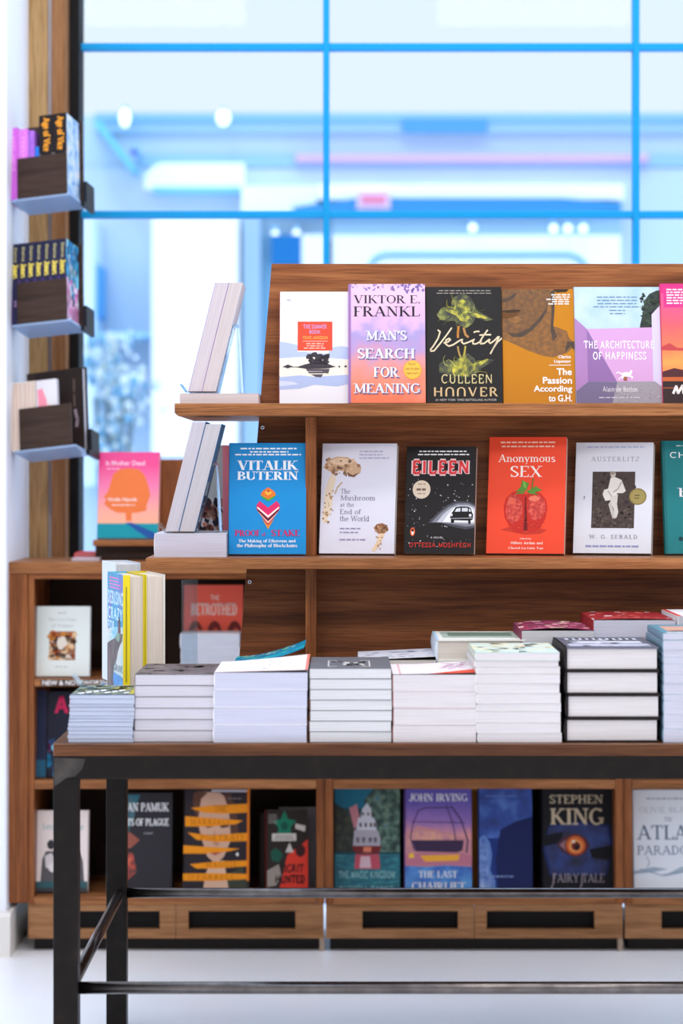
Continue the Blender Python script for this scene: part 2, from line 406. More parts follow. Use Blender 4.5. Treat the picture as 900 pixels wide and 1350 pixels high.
class Art:
    """flat print on a cover: u to the right, v down, both 0..1; later calls lie on top"""
    def __init__(self): self.items = []; self.layer = 0; self.r = random.Random(11)
    def poly(self, pts, c, same=False, **k):
        if not same: self.layer += 1
        self.items.append((list(pts), c if not isinstance(c, tuple) else mat(c, **k), self.layer)); return self
    def rect(self, u0, v0, u1, v1, c, same=False): return self.poly([(u0, v1), (u1, v1), (u1, v0), (u0, v0)], c, same)
    def oval(self, cu, cv, ru, rv, c, n=22, jit=0.0, same=False, a0=0, a1=360):
        p = []
        for i in range(n):
            t = R(a0 + (a1 - a0) * i / (n if a1 - a0 >= 360 else n - 1)); q = 1 + self.r.uniform(-jit, jit)
            p.append((cu + ru * q * math.cos(t), cv - rv * q * math.sin(t)))
        return self.poly(p, c, same)
    def line(self, pts, w, c, asp=1.45, same=False, w1=None):
        """brush line: w in widths of the cover, asp = cover height / width"""
        if not same: self.layer += 1
        n = len(pts) - 1
        for i, ((x0, y0), (x1, y1)) in enumerate(zip(pts, pts[1:])):
            wa = w if w1 is None else w + (w1 - w) * i / n
            wb_ = w if w1 is None else w + (w1 - w) * (i + 1) / n
            dx, dy = x1 - x0, (y1 - y0) * asp; q = math.hypot(dx, dy) or 1
            nx, ny = -dy / q / 2, dx / q / 2 / asp
            ex, ey = dx / q * wa * .2, dy / q * wa * .2 / asp
            self.items.append(([(x0 - nx * wa - ex, y0 - ny * wa - ey), (x1 - nx * wb_ + ex, y1 - ny * wb_ + ey), (x1 + nx * wb_ + ex, y1 + ny * wb_ + ey), (x0 + nx * wa - ex, y0 + ny * wa - ey)],
                               mat(c) if isinstance(c, tuple) else c, self.layer))
        return self
    def specks(self, n, u0, v0, u1, v1, size, cols, asp=1.45, jit=.35):
        self.layer += 1
        for _ in range(n):
            q = self.r.uniform(.4, 1) * size
            self.oval(self.r.uniform(u0, u1), self.r.uniform(v0, v1), q, q / asp, self.r.choice(cols), 6, jit, True)
        return self
    def text(self, txt, u0, v0, u1, v1, c, kind='serif', T=.15, t=.055, track=0.0, bold=0.0, vert=False):
        """letters fitted to the box (v0 top, v1 bottom of what the letters span)"""
        if kind == 'sans': q = font_text(txt, bold)
        else: q = stroke_text(txt, T, t, kind == 'serif', track)
        if not q: return self
        xs = [p[0] for f in q for p in f]; ys = [p[1] for f in q for p in f]
        x0, x1, y0, y1 = min(xs), max(xs), min(ys), max(ys)
        self.layer += 1; m = mat(c) if isinstance(c, tuple) else c
        for f in q:
            if vert:   # reads from top to bottom
                pts = [(u0 + (u1 - u0) * (p[1] - y0) / (y1 - y0), v0 + (v1 - v0) * (p[0] - x0) / (x1 - x0)) for p in f]
            else:
                pts = [(u0 + (u1 - u0) * (p[0] - x0) / (x1 - x0), v1 - (v1 - v0) * (p[1] - y0) / (y1 - y0)) for p in f]
            self.items.append((pts, m, self.layer))
        return self
    def tex(self, pts, stops, scale, stretch=(1, 1, 1), detail=4):
        """printed picture area with a mottled colouring"""
        return self.poly(pts, mottled('print', stops, scale, stretch, 0.5, detail))
    def blob(self, cu, cv, ru, rv, stops, scale, jit=.12, n=26, detail=5):
        p = [(cu + ru * (1 + self.r.uniform(-jit, jit)) * math.cos(R(360 * i / n)), cv - rv * (1 + self.r.uniform(-jit, jit)) * math.sin(R(360 * i / n))) for i in range(n)]
        return self.tex(p, stops, scale, detail=detail)
    def lines(self, u0, v0, u1, n, dv, c, h=.008, align='c', seed=3):
        """lines of print too small to read: rows of word-length dashes"""
        r = random.Random(seed); self.layer += 1; m = mat(c)
        for k in range(n):
            wd = (u1 - u0) * r.uniform(.72, 1.0)
            st = u0 + ((u1 - u0) - wd) * {'l': 0, 'c': .5, 'r': 1}[align]; x = st
            while x < st + wd - .01:
                e = min(x + r.uniform(.03, .09), st + wd)
                self.items.append(([(x, v0 + k * dv + h), (e, v0 + k * dv + h), (e, v0 + k * dv), (x, v0 + k * dv)], m, self.layer)); x = e + .015
        return self

def clip01(pts):
    """keep only what lies on the cover"""
    for ax, lim, sgn in ((0, 0.0, 1), (0, 1.0, -1), (1, 0.0, 1), (1, 1.0, -1)):
        if not pts: return pts
        out = []
        for i, q in enumerate(pts):
            p = pts[i - 1]
            a_, b_ = (p[ax] - lim) * sgn, (q[ax] - lim) * sgn
            if (a_ < 0) != (b_ < 0):
                k = a_ / (a_ - b_); out.append((p[0] + (q[0] - p[0]) * k, p[1] + (q[1] - p[1]) * k))
            if b_ >= 0: out.append(q)
        pts = out
    return pts

EPS = 0.00005
def tri_fix(o):
    bm = bmesh.new(); bm.from_mesh(o.data)
    big = [f for f in bm.faces if len(f.verts) > 4]
    if big: bmesh.ops.triangulate(bm, faces=big)
    bm.to_mesh(o.data); bm.free()

PG_WHITE = (214, 214, 224)
PG_CREAM = (226, 216, 203)

def book(label, w, h, t, color, loc, rot=(0, 0, 0), art=None, spine=None, spine_color=None, hard=False, pages=PG_WHITE,
         group=None, lift=None, back=None, name=None, bulge=0.0, shear=0.0):
    """a book: local x across the cover (spine at -x), y thickness (front cover at y=0), z height"""
    root = thing(name or ('hardback_book' if hard else 'paperback_book'), label, 'book', loc, rot, group)
    b = 0.0026 if hard else 0.0006
    ins = 0.003 if hard else 0.0004
    cm = mat(color) if isinstance(color, tuple) else color
    sm = cm if spine_color is None else mat(spine_color)
    bk = cm if back is None else mat(back)
    mb = MB()
    if lift is None:
        mb.box(-w / 2, w / 2, 0, b, 0, h, cm)
    else:
        nu, nv = 14, 10
        P = lambda i, j, y: (-w / 2 + w * i / nu, y - lift(i / nu, 1 - j / nv), h * j / nv)
        for i in range(nu):
            for j in range(nv):
                mb.face([P(i, j, 0), P(i + 1, j, 0), P(i + 1, j + 1, 0), P(i, j + 1, 0)], cm)
                mb.face([P(i, j + 1, b), P(i + 1, j + 1, b), P(i + 1, j, b), P(i, j, b)], bk)
    mb.box(-w / 2, w / 2, t - b, t, 0, h, bk)
    # slightly rounded spine
    n = 6; rb = 0.0028 if hard else 0.001
    prof = [(-w / 2 - rb * math.sin(math.pi * k / n), t * k / n) for k in range(n + 1)]
    inn = [(-w / 2 + b, t), (-w / 2 + b, 0)]
    mb.prism([(p[0], p[1]) for p in (prof + inn)], 0, h, sm, 'z')
    for A_, fr in ((art, 1), (spine, 0)):
        if A_ is None: continue
        for pts, m, ly in A_.items:
            pts = clip01(pts)
            if len(pts) < 3: continue
            if fr:
                mb.face([(-w / 2 + u * w, -EPS * ly - (lift(u, v) if lift else 0), h * (1 - v)) for u, v in pts], m)
            else:
                mb.face([(-w / 2 - rb * math.sin(math.pi * min(1, max(0, 1 - u))) - EPS * ly - .0002, t * (1 - u), h * (1 - v)) for u, v in pts], m)
    mb.v = [(q[0], q[1], q[2] + q[1] * shear) for q in mb.v]
    co = mb.build('cover', root); tri_fix(co)
    pb = MB(); pm = pages_mat(pages)
    x1 = w / 2 - ins
    if bulge:
        # fore edge pushed out of square by handling
        pb.hexa([(-w / 2 + b, b, ins), (x1, b, ins), (x1, t - b, ins), (-w / 2 + b, t - b, ins),
                 (-w / 2 + b, b, h - ins), (x1 - bulge, b, h - ins), (x1, t - b, h - ins), (-w / 2 + b, t - b, h - ins)], pm)
    else:
        pb.box(-w / 2 + b, x1, b, t - b, ins, h - ins, pm)
    pb.v = [(q[0], q[1], q[2] + q[1] * shear) for q in pb.v]
    pb.build('pages', root)
    return root

def lean_loc(x, y, z, t, al): return (x, y, z + t * math.sin(al) + .0003)
# ---------------------------------------------------------------- materials of the place
WOOD_X = wood('walnut_across', 'x', (100, 52, 24), (144, 84, 44), (172, 110, 64))
WOOD_Z = wood('walnut_upright', 'z', (100, 52, 24), (144, 84, 44), (172, 110, 64))
WOOD_Y = wood('walnut_deep', 'y', (100, 52, 24), (144, 84, 44), (172, 110, 64))
WOOD_EDGE = wood('walnut_edge', 'x', (126, 76, 42), (162, 106, 64), (186, 128, 82), scale=1.6)
OAK_X = wood('oak_base', 'x', (142, 98, 62), (168, 120, 80), (186, 138, 98))
TAN_Z = wood('tan_post', 'z', (150, 116, 70), (176, 140, 92), (192, 158, 110))
TAN2_Z = wood('brown_post', 'z', (128, 86, 50), (152, 106, 66), (170, 124, 82))
DARKWOOD = wood('dark_wood', 'x', (52, 38, 32), (66, 50, 42), (80, 62, 54))
STEEL = mottled('black_steel', [(0.3, (13, 9, 7)), (0.6, (22, 16, 13)), (0.85, (36, 28, 24))], 40, (1, 1, 1), 0.42)
TUBE = mottled('steel_tube', [(0.3, (92, 86, 84)), (0.6, (112, 106, 104)), (0.85, (128, 122, 120))], 40, (1, 1, 1), 0.27)
TUBE.node_tree.nodes['Principled BSDF'].inputs['Metallic'].default_value = 1.0
STEEL.node_tree.nodes['Principled BSDF'].inputs['Specular IOR Level'].default_value = 0.16
TUBE.node_tree.nodes['Principled BSDF'].inputs['Specular IOR Level'].default_value = 1.0
STEEL_WORN = mottled('worn_steel', [(0.42, (28, 22, 18)), (0.6, (52, 45, 40)), (0.75, (80, 72, 66))], 28, (1, 1, 1), 0.38)
BLACK = mat((14, 13, 14), 0.6)
ACRYLIC = clear('clear_acrylic', (240, 248, 253), 0.03, 0.03, 0.04, 1.25)
ACRYLIC_BLUE = clear('acrylic_tray', (226, 236, 250), 0.05, 0.05, 0.3)
GLASS = clear('window_glass', (248, 252, 255), 0.0, 0.0, ior=1.12)
WHITE_WALL = mottled('white_plaster', [(0.3, (236, 240, 250)), (0.7, (242, 245, 252))], 3)

# ---------------------------------------------------------------- floor, column, window front
fl_m = mottled('pale_concrete', [(0.3, (236, 236, 238)), (0.55, (243, 243, 245)), (0.8, (248, 248, 250))], 2.2, rough=0.38, detail=8)
structure(MB().box(-3.2, 3.4, -0.6, 5.95, -0.06, 0, fl_m).build('floor'))
structure(MB().box(-3.2, 3.4, -0.6, 5.95, 3.42, 3.5, mat((236, 236, 238), .8)).build('added_ceiling'))  # unseen ceiling, added to keep the sun off the shop interior
cx0 = -0.742
structure(MB().box(-1.15, cx0, 5.36, 5.73, 0, 3.4, WHITE_WALL).build('wall_left', bevel=0.004))
structure(MB().prism([(5.33, 0), (5.75, 0), (5.75, .098), (5.338, .098), (5.33, .09)], -1.2, cx0 + .012, mat((226, 222, 216)), 'x').build('baseboard_left'))
wd = 5.78
structure(MB().box(cx0, X(66, wd), 5.73, wd + .05, 0, 3.4, TAN_Z).build('trim_1', bevel=.002))
structure(MB().box(X(66, wd), X(71, wd), 5.745, wd + .05, 0, 3.4, mat((206, 204, 214))).build('trim_2'))
structure(MB().box(X(71, wd), X(90, wd), 5.73, wd + .05, 0, 3.4, TAN2_Z).build('trim_3', bevel=.002))
# the window: dark jamb, glazing bars with backlight flare put into their blue, panes
wy = 5.86
win = thing('window_1', 'tall glazed shop front with thin bars tinted by blue flare behind the bookcase', 'window', (0, wy, 0)); win['kind'] = 'structure'
MB().box(X(89, wd), X(103, wd), 5.80 - wy, .05, 0, 3.4, mat((16, 17, 20), .7)).build('window_jamb', win, .002)
BAR_FLARE = mat((0, 156, 222), .5)
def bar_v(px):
    MB().box(X(px - 4.2, wy), X(px + 4.2, wy), -.012, .03, .3, 3.4, BAR_FLARE).build('glazing_bar', win, .002)
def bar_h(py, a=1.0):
    MB().box(X(98, wy), X(1100, wy), -.009, .027, Z(py + 4.6, wy), Z(py - 4.6, wy), BAR_FLARE).build('glazing_rail', win, .002)
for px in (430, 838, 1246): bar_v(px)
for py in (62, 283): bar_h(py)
MB().box(X(98, wy), X(1250, wy), -.02, .04, .26, .32, BAR_FLARE).build('glazing_rail', win, .002)
for p0, p1 in ((98, 430), (430, 838), (838, 1246)):
    MB().box(X(p0, wy) + .001, X(p1, wy) - .001, .006, .012, .3, 3.4, GLASS).build('window_pane', win)

# ---------------------------------------------------------------- the street outside
structure(MB().box(-9, 9, 5.95, 24, -.14, -.08, mat((196, 208, 222))).build('pavement'))
bd = 13.0
def bX(px): return X(px, bd)
def bZ(py): return Z(py, bd)
bld = thing('building', 'pale blue building across the street seen through the glass', 'building', (0, bd, 0))
def bpart(name, px0, px1, py0, py1, c, y0=0.0, y1=.3, **k):
    return MB().box(bX(px0), bX(px1), y0, y1, bZ(py1), bZ(py0), mat(c, .7) if isinstance(c, tuple) else c).build(name, bld, **k)
PALE = mottled('pale_render', [(0.3, (186, 206, 222)), (0.7, (202, 218, 230))], .6)
WHT = mat((246, 250, 255), .8)
bpart('wall', -40, 1300, 212, 760, PALE, .3, .8)
bpart('wall', -40, 1300, 140, 214, (190, 210, 224), .32, .8)
bpart('fascia', 118, 1300, 138, 164, (158, 194, 218), .28, .32)
bpart('fascia', 118, 1300, 145, 152, (122, 176, 208), .27, .28)
bpart('fascia', 532, 646, 148, 166, (84, 152, 196), .26, .28)
bpart('beam', 176, 1300, 194, 211, (150, 190, 216), .29, .32)
bpart('canopy', 418, 822, 243, 263, (250, 250, 252), .0, .3)
bpart('canopy', 318, 417, 245, 280, (240, 246, 250), .0, .3)
mb = MB(); mb.prism([(bX(386), bZ(285)), (bX(700), bZ(286)), (bX(818), bZ(279)), (bX(818), bZ(268)), (bX(740), bZ(262)), (bX(470), bZ(262)), (bX(386), bZ(274))], -.04, .3, mat((56, 138, 192), .6)); mb.build('awning', bld)
bpart('fascia', 438, 818, 285, 310, (150, 188, 212), .0, .3)
bpart('shop_window', 438, 818, 310, 520, (244, 250, 255), .0, .3)
# rounded outline of a large pane in the shop window
pts = [(488, 420), (488, 352), (494, 341), (506, 336), (750, 336), (764, 341), (772, 352), (772, 420)]
mb = MB()
for (x0, y0), (x1, y1) in zip(pts, pts[1:]):
    mb.tube((bX(x0), -.01, bZ(y0)), (bX(x1), -.01, bZ(y1)), .011, mat((70, 164, 226)), 8)
mb.build('window_frame', bld)
bpart('door', 203, 316, 290, 640, WHT, -.16, .3)
bpart('door_head', 198, 318, 241, 248, (128, 198, 236), .2, .3)
bpart('fascia', 318, 438, 279, 313, (160, 194, 216), .04, .3)
bpart('column', 320, 344, 283, 640, (160, 188, 208), -.1, .3)
bpart('column', 344, 400, 312, 640, (122, 172, 200), -.02, .3)
bpart('window_frame', 358, 398, 312, 350, (22, 112, 176), -.1, .3)
bpart('column', 398, 428, 312, 640, (240, 247, 254), -.1, .3)
bpart('column', 106, 128, 290, 640, (214, 234, 250), -.2, .3)
bpart('drainpipe', 127, 133, 350, 418, (96, 170, 220), -.06, .3)
bpart('ledge', 108, 200, 440, 445, (160, 208, 242), -.1, .3)
mb = MB(); mb.prism([(bX(122), bZ(160)), (bX(132), bZ(160)), (bX(180), bZ(222)), (bX(170), bZ(222))], .0, .3, mat((116, 200, 236))); mb.build('brace', bld)
mb = MB()
arc = [(186 + 26 - 26 * math.cos(R(t)), 236 - 28 * math.sin(R(t))) for t in range(0, 91, 15)]
mb.prism([(bX(px), bZ(py)) for px, py in reversed(arc + [(320, 208), (320, 243), (186, 243)])], 0.22, .3, WHT); mb.build('canopy', bld)
tube = MB().tube((bX(388), 0, 0), (bX(862), 0, 0), S(6.5, bd), mat((172, 146, 246), .5, emit=.62), 12).build('light_tube')
tube.location = (0, bd + .255, bZ(201)); tube['label'] = 'long lilac glowing tube along the far facade'; tube['category'] = 'light'
tube['group'] = 'lights of the far facade'
def lampx(px, py, rx, rz, lab, e=1.0, c=(255, 255, 255), dy=.06):
    t = thing('facade_lamp', lab, 'lamp', (bX(px), bd - dy, bZ(py)), group='lights of the far facade')
    MB().ball((0, 0, 0), S(rx, bd), S(rx, bd), S(rz, bd), mat(c, .5, emit=e), 14, 9).build('globe', t, smooth=True)
    MB().box(-.01, .01, 0, .9, S(rz, bd) * .8, S(rz, bd) * .8 + .03, mat((150, 200, 236))).build('bracket', t)
lampx(166, 158, 7, 12, 'pale tall lamp nearest the diagonal brace on the far facade')
lampx(295, 158, 9, 10, 'round white lamp under the far fascia, between brace and glazing bar')
for px, py, lb in ((363, 311, 'first small bulb above the dark teal window'), (391, 310, 'second small bulb above the dark teal window, nearest the glazing bar'),
                   (622, 302, 'single small bulb midway along the band under the blue awning'), (728, 303, 'innermost of three small bulbs at the end of the blue awning'),
                   (747, 303, 'middle one of three small bulbs at the end of the blue awning'), (767, 303, 'outermost of three small bulbs at the end of the blue awning')):
    lampx(px, py, 5, 5, lb, .95)
lampx(178, 202, 5, 5, 'small blue and violet light at the end of the far beam', .5, (70, 84, 226))
sg = thing('shop_sign', 'small pinkish sign under the white canopy across the street', 'sign', (bX(492), bd - .041, bZ(277)))
MB().box(-S(22, bd), S(22, bd), -.02, .04, 0, S(24, bd), mat((226, 200, 228))).build('board', sg)
MB().box(-S(16, bd), S(16, bd), -.03, -.02, S(7, bd), S(17, bd), mat((232, 130, 160))).build('lettering', sg)
# a blurred shrub on the pavement
pd = 10.5
tr = thing('shrub', 'tall grey green shrub on the pavement, blurred beyond the glass', 'shrub', (X(150, pd), pd, -.08))
mb = MB(); rg = random.Random(5)
cols = [mat(c, .7) for c in ((186, 206, 212), (150, 184, 202), (206, 218, 218), (116, 166, 194), (196, 206, 200), (226, 234, 238))]
for i in range(260):
    py = rg.uniform(440, 610); k = 1 - abs(py - 520) / 160
    px = rg.gauss(150 + 8 * math.sin(py / 20), 17)
    q = rg.uniform(2.5, 6.5)
    mb.ball((X(px, pd) - X(150, pd), rg.uniform(-.12, .12), Z(py, pd) + .08), S(q, pd), S(q, pd), S(q * rg.uniform(.6, 1.5), pd), rg.choice(cols), 7, 5, .25, rg)
mb.build('foliage', tr)
mb = MB()
for i in range(5):
    mb.tube((rg.uniform(-.03, .03), 0, 0), (rg.uniform(-.1, .1), rg.uniform(-.05, .05), Z(500, pd)), .012, mat((120, 140, 150)), 7)
mb.build('stem', tr)

# ---------------------------------------------------------------- low bookcase along the window
bc = 5.40; bt = 5.70
zt1 = Z(741, bc); zt0 = Z(756, bc)
ct = MB().box(X(10, bc), 1.35, bc - .006, bt, zt0, zt1, WOOD_EDGE).build('countertop', bevel=.0015)
ct['label'] = 'long walnut countertop lying over the low bookcases'; ct['category'] = 'countertop'
SH1 = (Z(905, bc), Z(895, bc)); SH2 = (Z(1040, bc), Z(1029, bc)); BOT = (Z(1192, bc), Z(1182, bc))
BASE0 = .012
def unit(px0, px1, lab, first=False, name='low_bookcase'):
    x0, x1 = X(px0, bc), X(px1, bc)
    t = thing(name, lab, 'bookcase', (x0, bc, 0), group='low bookcases under the countertop')
    w = x1 - x0; th = S(11, bc); lw = S(35, bc) if first else th; D = bt - bc - .004
    if first:
        MB().box(0, S(27, bc), -.004, D, S(6, bc) + Z(1196, bc), zt0 - .0005, WOOD_Z).build('side_panel', t, .0012)
        MB().box(S(27, bc) + .0004, lw, 0, D, BOT[0], zt0 - .0005, WOOD_Z).build('side_panel', t, .0012)
    else:
        MB().box(.0006, lw, 0, D, BOT[0], zt0 - .0005, WOOD_Z).build('side_panel', t, .0012)
    MB().box(w - th, w - .0006, 0, D, BOT[0], zt0 - .0005, WOOD_Z).build('side_panel', t, .0012)
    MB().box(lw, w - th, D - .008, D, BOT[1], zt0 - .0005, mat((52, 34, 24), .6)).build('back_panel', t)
    MB().box(lw, w - th, .001, D - .009, zt0 - .012, zt0 - .0005, WOOD_X).build('top_rail', t)
    for z0, z1 in (SH1, SH2): MB().box(lw + .0004, w - th - .0004, .001, D - .009, z0, z1, WOOD_EDGE).build('shelf', t, .001)
    MB().box(lw, w - th - .0004, -.002, D, BOT[0], BOT[1], WOOD_EDGE).build('bottom_board', t, .001)
    zb0, zb1 = Z(1237, bc), BOT[0] - .0006
    b0 = S(27, bc) if first else .002
    nb = 2; bw = (w - .002 - b0) / nb
    for k in range(nb):
        u0, u1 = b0 + bw * k + .0006, b0 + bw * (k + 1) - .0006
        m0 = S(48, bc) if k == 0 else S(16, bc); m1 = S(21, bc) if k == 0 else S(37, bc)
        sz0, sz1 = Z(1225, bc), Z(1201, bc)
        mb = MB()
        mb.box(u0, u0 + m0, 0, .018, zb0, zb1, OAK_X); mb.box(u1 - m1, u1, 0, .018, zb0, zb1, OAK_X)
        mb.box(u0 + m0, u1 - m1, 0, .018, zb0, sz0, OAK_X); mb.box(u0 + m0, u1 - m1, 0, .018, sz1, zb1, OAK_X)
        p = mb.build('base_panel', t)
        MB().box(u0 + m0 - .004, u1 - m1 + .004, .024, .03, sz0 - .004, sz1 + .004, BLACK).build('vent_backing', t)
    MB().box(b0 + .01, w - .01, .03, D - .02, 0, zb0 + .02, mat((30, 26, 24))).build('plinth', t)
    MB().box(w - .012 if not first else w - .012, w - .001, .01, .04, 0, zb0, mat((180, 160, 140), .5)).build('foot', t)
    return t
u1 = unit(10, 428, 'low walnut bookcase against the white column', True)
u2 = unit(428, 822, 'low walnut bookcase holding the eye cover and purple chairlift cover')
u3 = unit(822, 1216, 'low walnut bookcase holding the pale grey large-lettered cover')
# lettering stuck on the shelf edge of the first unit
art = Art().text('NEW & NOTEWORTHY', 0, 0, 1, 1, (236, 232, 228), 'sans', bold=.02)
mb = MB()
lx0 = S(46, bc); lx1 = S(46 + 92, bc)
mb.box(lx0 - .003, lx1 + .003, -.0012, .0008, SH1[0] + .0015, SH1[1] - .0015, mat((62, 44, 36)))
for pts, m, ly in art.items:
    mb.face([(lx0 + (lx1 - lx0) * u, -.0015, SH1[1] - .003 - (SH1[1] - SH1[0] - .006) * v) for u, v in pts], m)
mb.build('shelf_lettering', u1)

# ---------------------------------------------------------------- front display table
T0 = 3.794; T1 = 4.65 + .0391
tz = Z(980, T0); tb = Z(997, T0)
tx0 = X(70, T0); tx1 = 1.20
tw = .0386
tab = thing('display_table', 'low display table with walnut top on a black steel frame', 'table', (tx0, T0, 0))
L = tx1 - tx0; Dp = T1 - T0
MB().box(0, L, 0, Dp, tb, tz, wood('table_top', 'x', (70, 40, 22), (98, 60, 36), (122, 80, 52), rough=.2)).build('tabletop', tab, .0015)
fz1 = tb - .0004; fz0 = Z(1027, T0)
MB().box(0, L, .001, tw, fz0, fz1, STEEL).build('frame_rail', tab, .0012)
MB().box(0, L, Dp - tw, Dp, fz0, fz1, STEEL).build('frame_rail', tab, .0012)
MB().box(.0, tw, tw, Dp - tw, fz0, fz1, STEEL).build('frame_rail', tab, .0012)
MB().box(L - tw, L, tw, Dp - tw, fz0, fz1, STEEL).build('frame_rail', tab, .0012)
for i, (lx, ly) in enumerate(((0, .001), (L - tw, .001), (0, Dp - tw), (L - tw, Dp - tw))):
    MB().box(lx, lx + tw, ly, ly + tw, 0, fz0 - .0004, STEEL).build('leg', tab, .0012)
mb = MB(); mb.prism([(.0015, fz0 - .012), (.022, fz0 + .002), (.034, fz0 + .004), (.046, fz0 + .016), (.05, fz1 - .004), (.0015, fz1 - .002)], .0004, .0012, STEEL_WORN)
mb.build('worn_corner', tab)
rz = Z(1302, T0 + .02); rr = .0098
MB().tube((tw - .002, tw / 2, rz), (L - tw + .002, tw / 2, rz), rr, TUBE).build('stretcher', tab, smooth=True)
MB().tube((tw - .002, Dp - tw / 2, rz), (L - tw + .002, Dp - tw / 2, rz), rr, TUBE).build('stretcher', tab, smooth=True)
MB().tube((tw / 2 + .006, tw - .002, rz), (tw / 2 + .006, Dp - tw + .002, rz), rr, TUBE).build('stretcher', tab, smooth=True)
MB().tube((L - tw / 2, tw - .002, rz), (L - tw / 2, Dp - tw + .002, rz), rr, TUBE).build('stretcher', tab, smooth=True)

# ---------------------------------------------------------------- tiered display on the table
dm, du = 4.22, 4.27
mz1 = Z(736, dm); mz0 = mz1 - S(14.5, dm)
uz1 = Z(532, du); uz0 = uz1 - S(16.5, du)
def pan_d(z):            # front face of the leaning board
    return 4.385 + (z - tz) / (Z(348, 4.45) - tz) * .065
ptop = Z(348, 4.45)
xl_b, xl_t = X(310, 4.385), X(358, 4.45)
xr_b, xr_t = 1.02, .97
dsp = thing('tiered_display', 'walnut tiered book display standing on the black framed table', 'display', (0.3, 4.4, tz + .0004))
def dp(p): return (p[0] - .3, p[1] - 4.4, p[2] - tz)
def dquad(name, b, t_, m, bev=.001):
    mb = MB(); mb.hexa([dp(p) for p in b] + [dp(p) for p in t_], m); return mb.build(name, dsp, bev)
th = .018
dquad('front_board', [(xl_b, 4.385, tz), (xr_b, 4.385, tz), (xr_b, 4.385 + th, tz), (xl_b, 4.385 + th, tz)],
      [(xl_t, 4.45, ptop), (xr_t, 4.45, ptop), (xr_t, 4.45 + th, ptop), (xl_t, 4.45 + th, ptop)], WOOD_X)
dquad('rear_board', [(xl_b, 4.64, tz), (xr_b, 4.64, tz), (xr_b, 4.64 + th, tz), (xl_b, 4.64 + th, tz)],
      [(xl_t, 4.575, ptop), (xr_t, 4.575, ptop), (xr_t, 4.575 + th, ptop), (xl_t, 4.575 + th, ptop)], WOOD_X)
for xb, xt, sg_ in ((xl_b, xl_t, 1), (xr_b, xr_t, -1)):
    e = th * sg_; i0, i1 = (0, e) if sg_ > 0 else (e, 0)
    dquad('side_board', [(xb + i0, 4.385 + th, tz), (xb + i1, 4.385 + th, tz), (xb + i1, 4.64, tz), (xb + i0, 4.64, tz)],
          [(xt + i0, 4.45 + th, ptop), (xt + i1, 4.45 + th, ptop), (xt + i1, 4.575, ptop), (xt + i0, 4.575, ptop)], WOOD_Y)
def shelf(name, x0, x1, y0, y1, z0, z1):
    c = S(4, dm)   # small chamfer under the end, as cut on the real boards
    mb = MB(); mb.prism([(x0 - .3, z1 - tz), (x0 - .3, z0 + c - tz), (x0 - .3 + c, z0 - tz), (x1 - .3 - c, z0 - tz), (x1 - .3, z0 + c - tz), (x1 - .3, z1 - tz)][::-1], y0 - 4.4, y1 - 4.4, WOOD_EDGE)
    return mb.build(name, dsp, .0008)
shelf('lower_shelf', X(192, dm), 1.10, dm, 4.80, mz0, mz1)
shelf('upper_shelf', X(230, du), 1.06, du, 4.75, uz0, uz1)
def divider(px0, px1, d, z0, z1):
    x0, x1 = X(px0, d), X(px1, d)
    MB().hexa([dp((x0, d, z0)), dp((x1, d, z0)), dp((x1, pan_d(z0) - .0004, z0)), dp((x0, pan_d(z0) - .0004, z0)),
               dp((x0, d, z1)), dp((x1, d, z1)), dp((x1, pan_d(z1) - .0004, z1)), dp((x0, pan_d(z1) - .0004, z1))], WOOD_Z).build('divider', dsp, .001)
divider(402.5, 417, 4.34, mz1 + .0004, uz0 - .0004)
divider(402.5, 417, 4.31, tz + .0004, mz0 - .0004)
divider(1030, 1044, 4.34, mz1 + .0004, uz0 - .0004)
divider(1030, 1044, 4.31, tz + .0004, mz0 - .0004)
for px, py in ((346, 564), (329, 767)):
    z = Z(py, 4.42); d = pan_d(z); x = X(px, d)
    mb = MB(); mb.tube(dp((x, d + .002, z)), dp((x, d - .0016, z)), .0034, mat((196, 206, 220), .3, .6), 14); mb.tube(dp((x, d - .0012, z)), dp((x, d - .0022, z)), .0017, mat((24, 24, 26)), 8)
    mb.build('screw', dsp)
# ---------------------------------------------------------------- face-out books on the tiered display
W_ = (238, 238, 240)
def up(px0, px1, py0, py1, d, al):
    """size of a leaning face-out book from its extent"""
    w = S(px1 - px0, d); h = S(py1 - py0, d + .02) / math.cos(al)
    return w, h

AL = R(12)
GT = 'face out books on the upper tier'
GM = 'face out books on the lower tier'
def tier(label, px0, px1, py0, t, color, art, grp, yaw=0, dx=0.0, **k):
    d0 = (4.372 if grp == GT else 4.335) + dx
    zs = uz1 if grp == GT else mz1
    w = S(px1 - px0, d0) / math.cos(R(yaw))
    # height from the top edge, which lies further back than the foot
    hv = H - (py0 - HY) * (d0 + .045) / F - zs
    h = hv / math.cos(AL)
    x = X((px0 + px1) / 2, d0)
    return book(label, w, h, t, color, lean_loc(x, d0, zs, t, AL), (-AL, 0, R(yaw)), art=art, group=grp, **k)

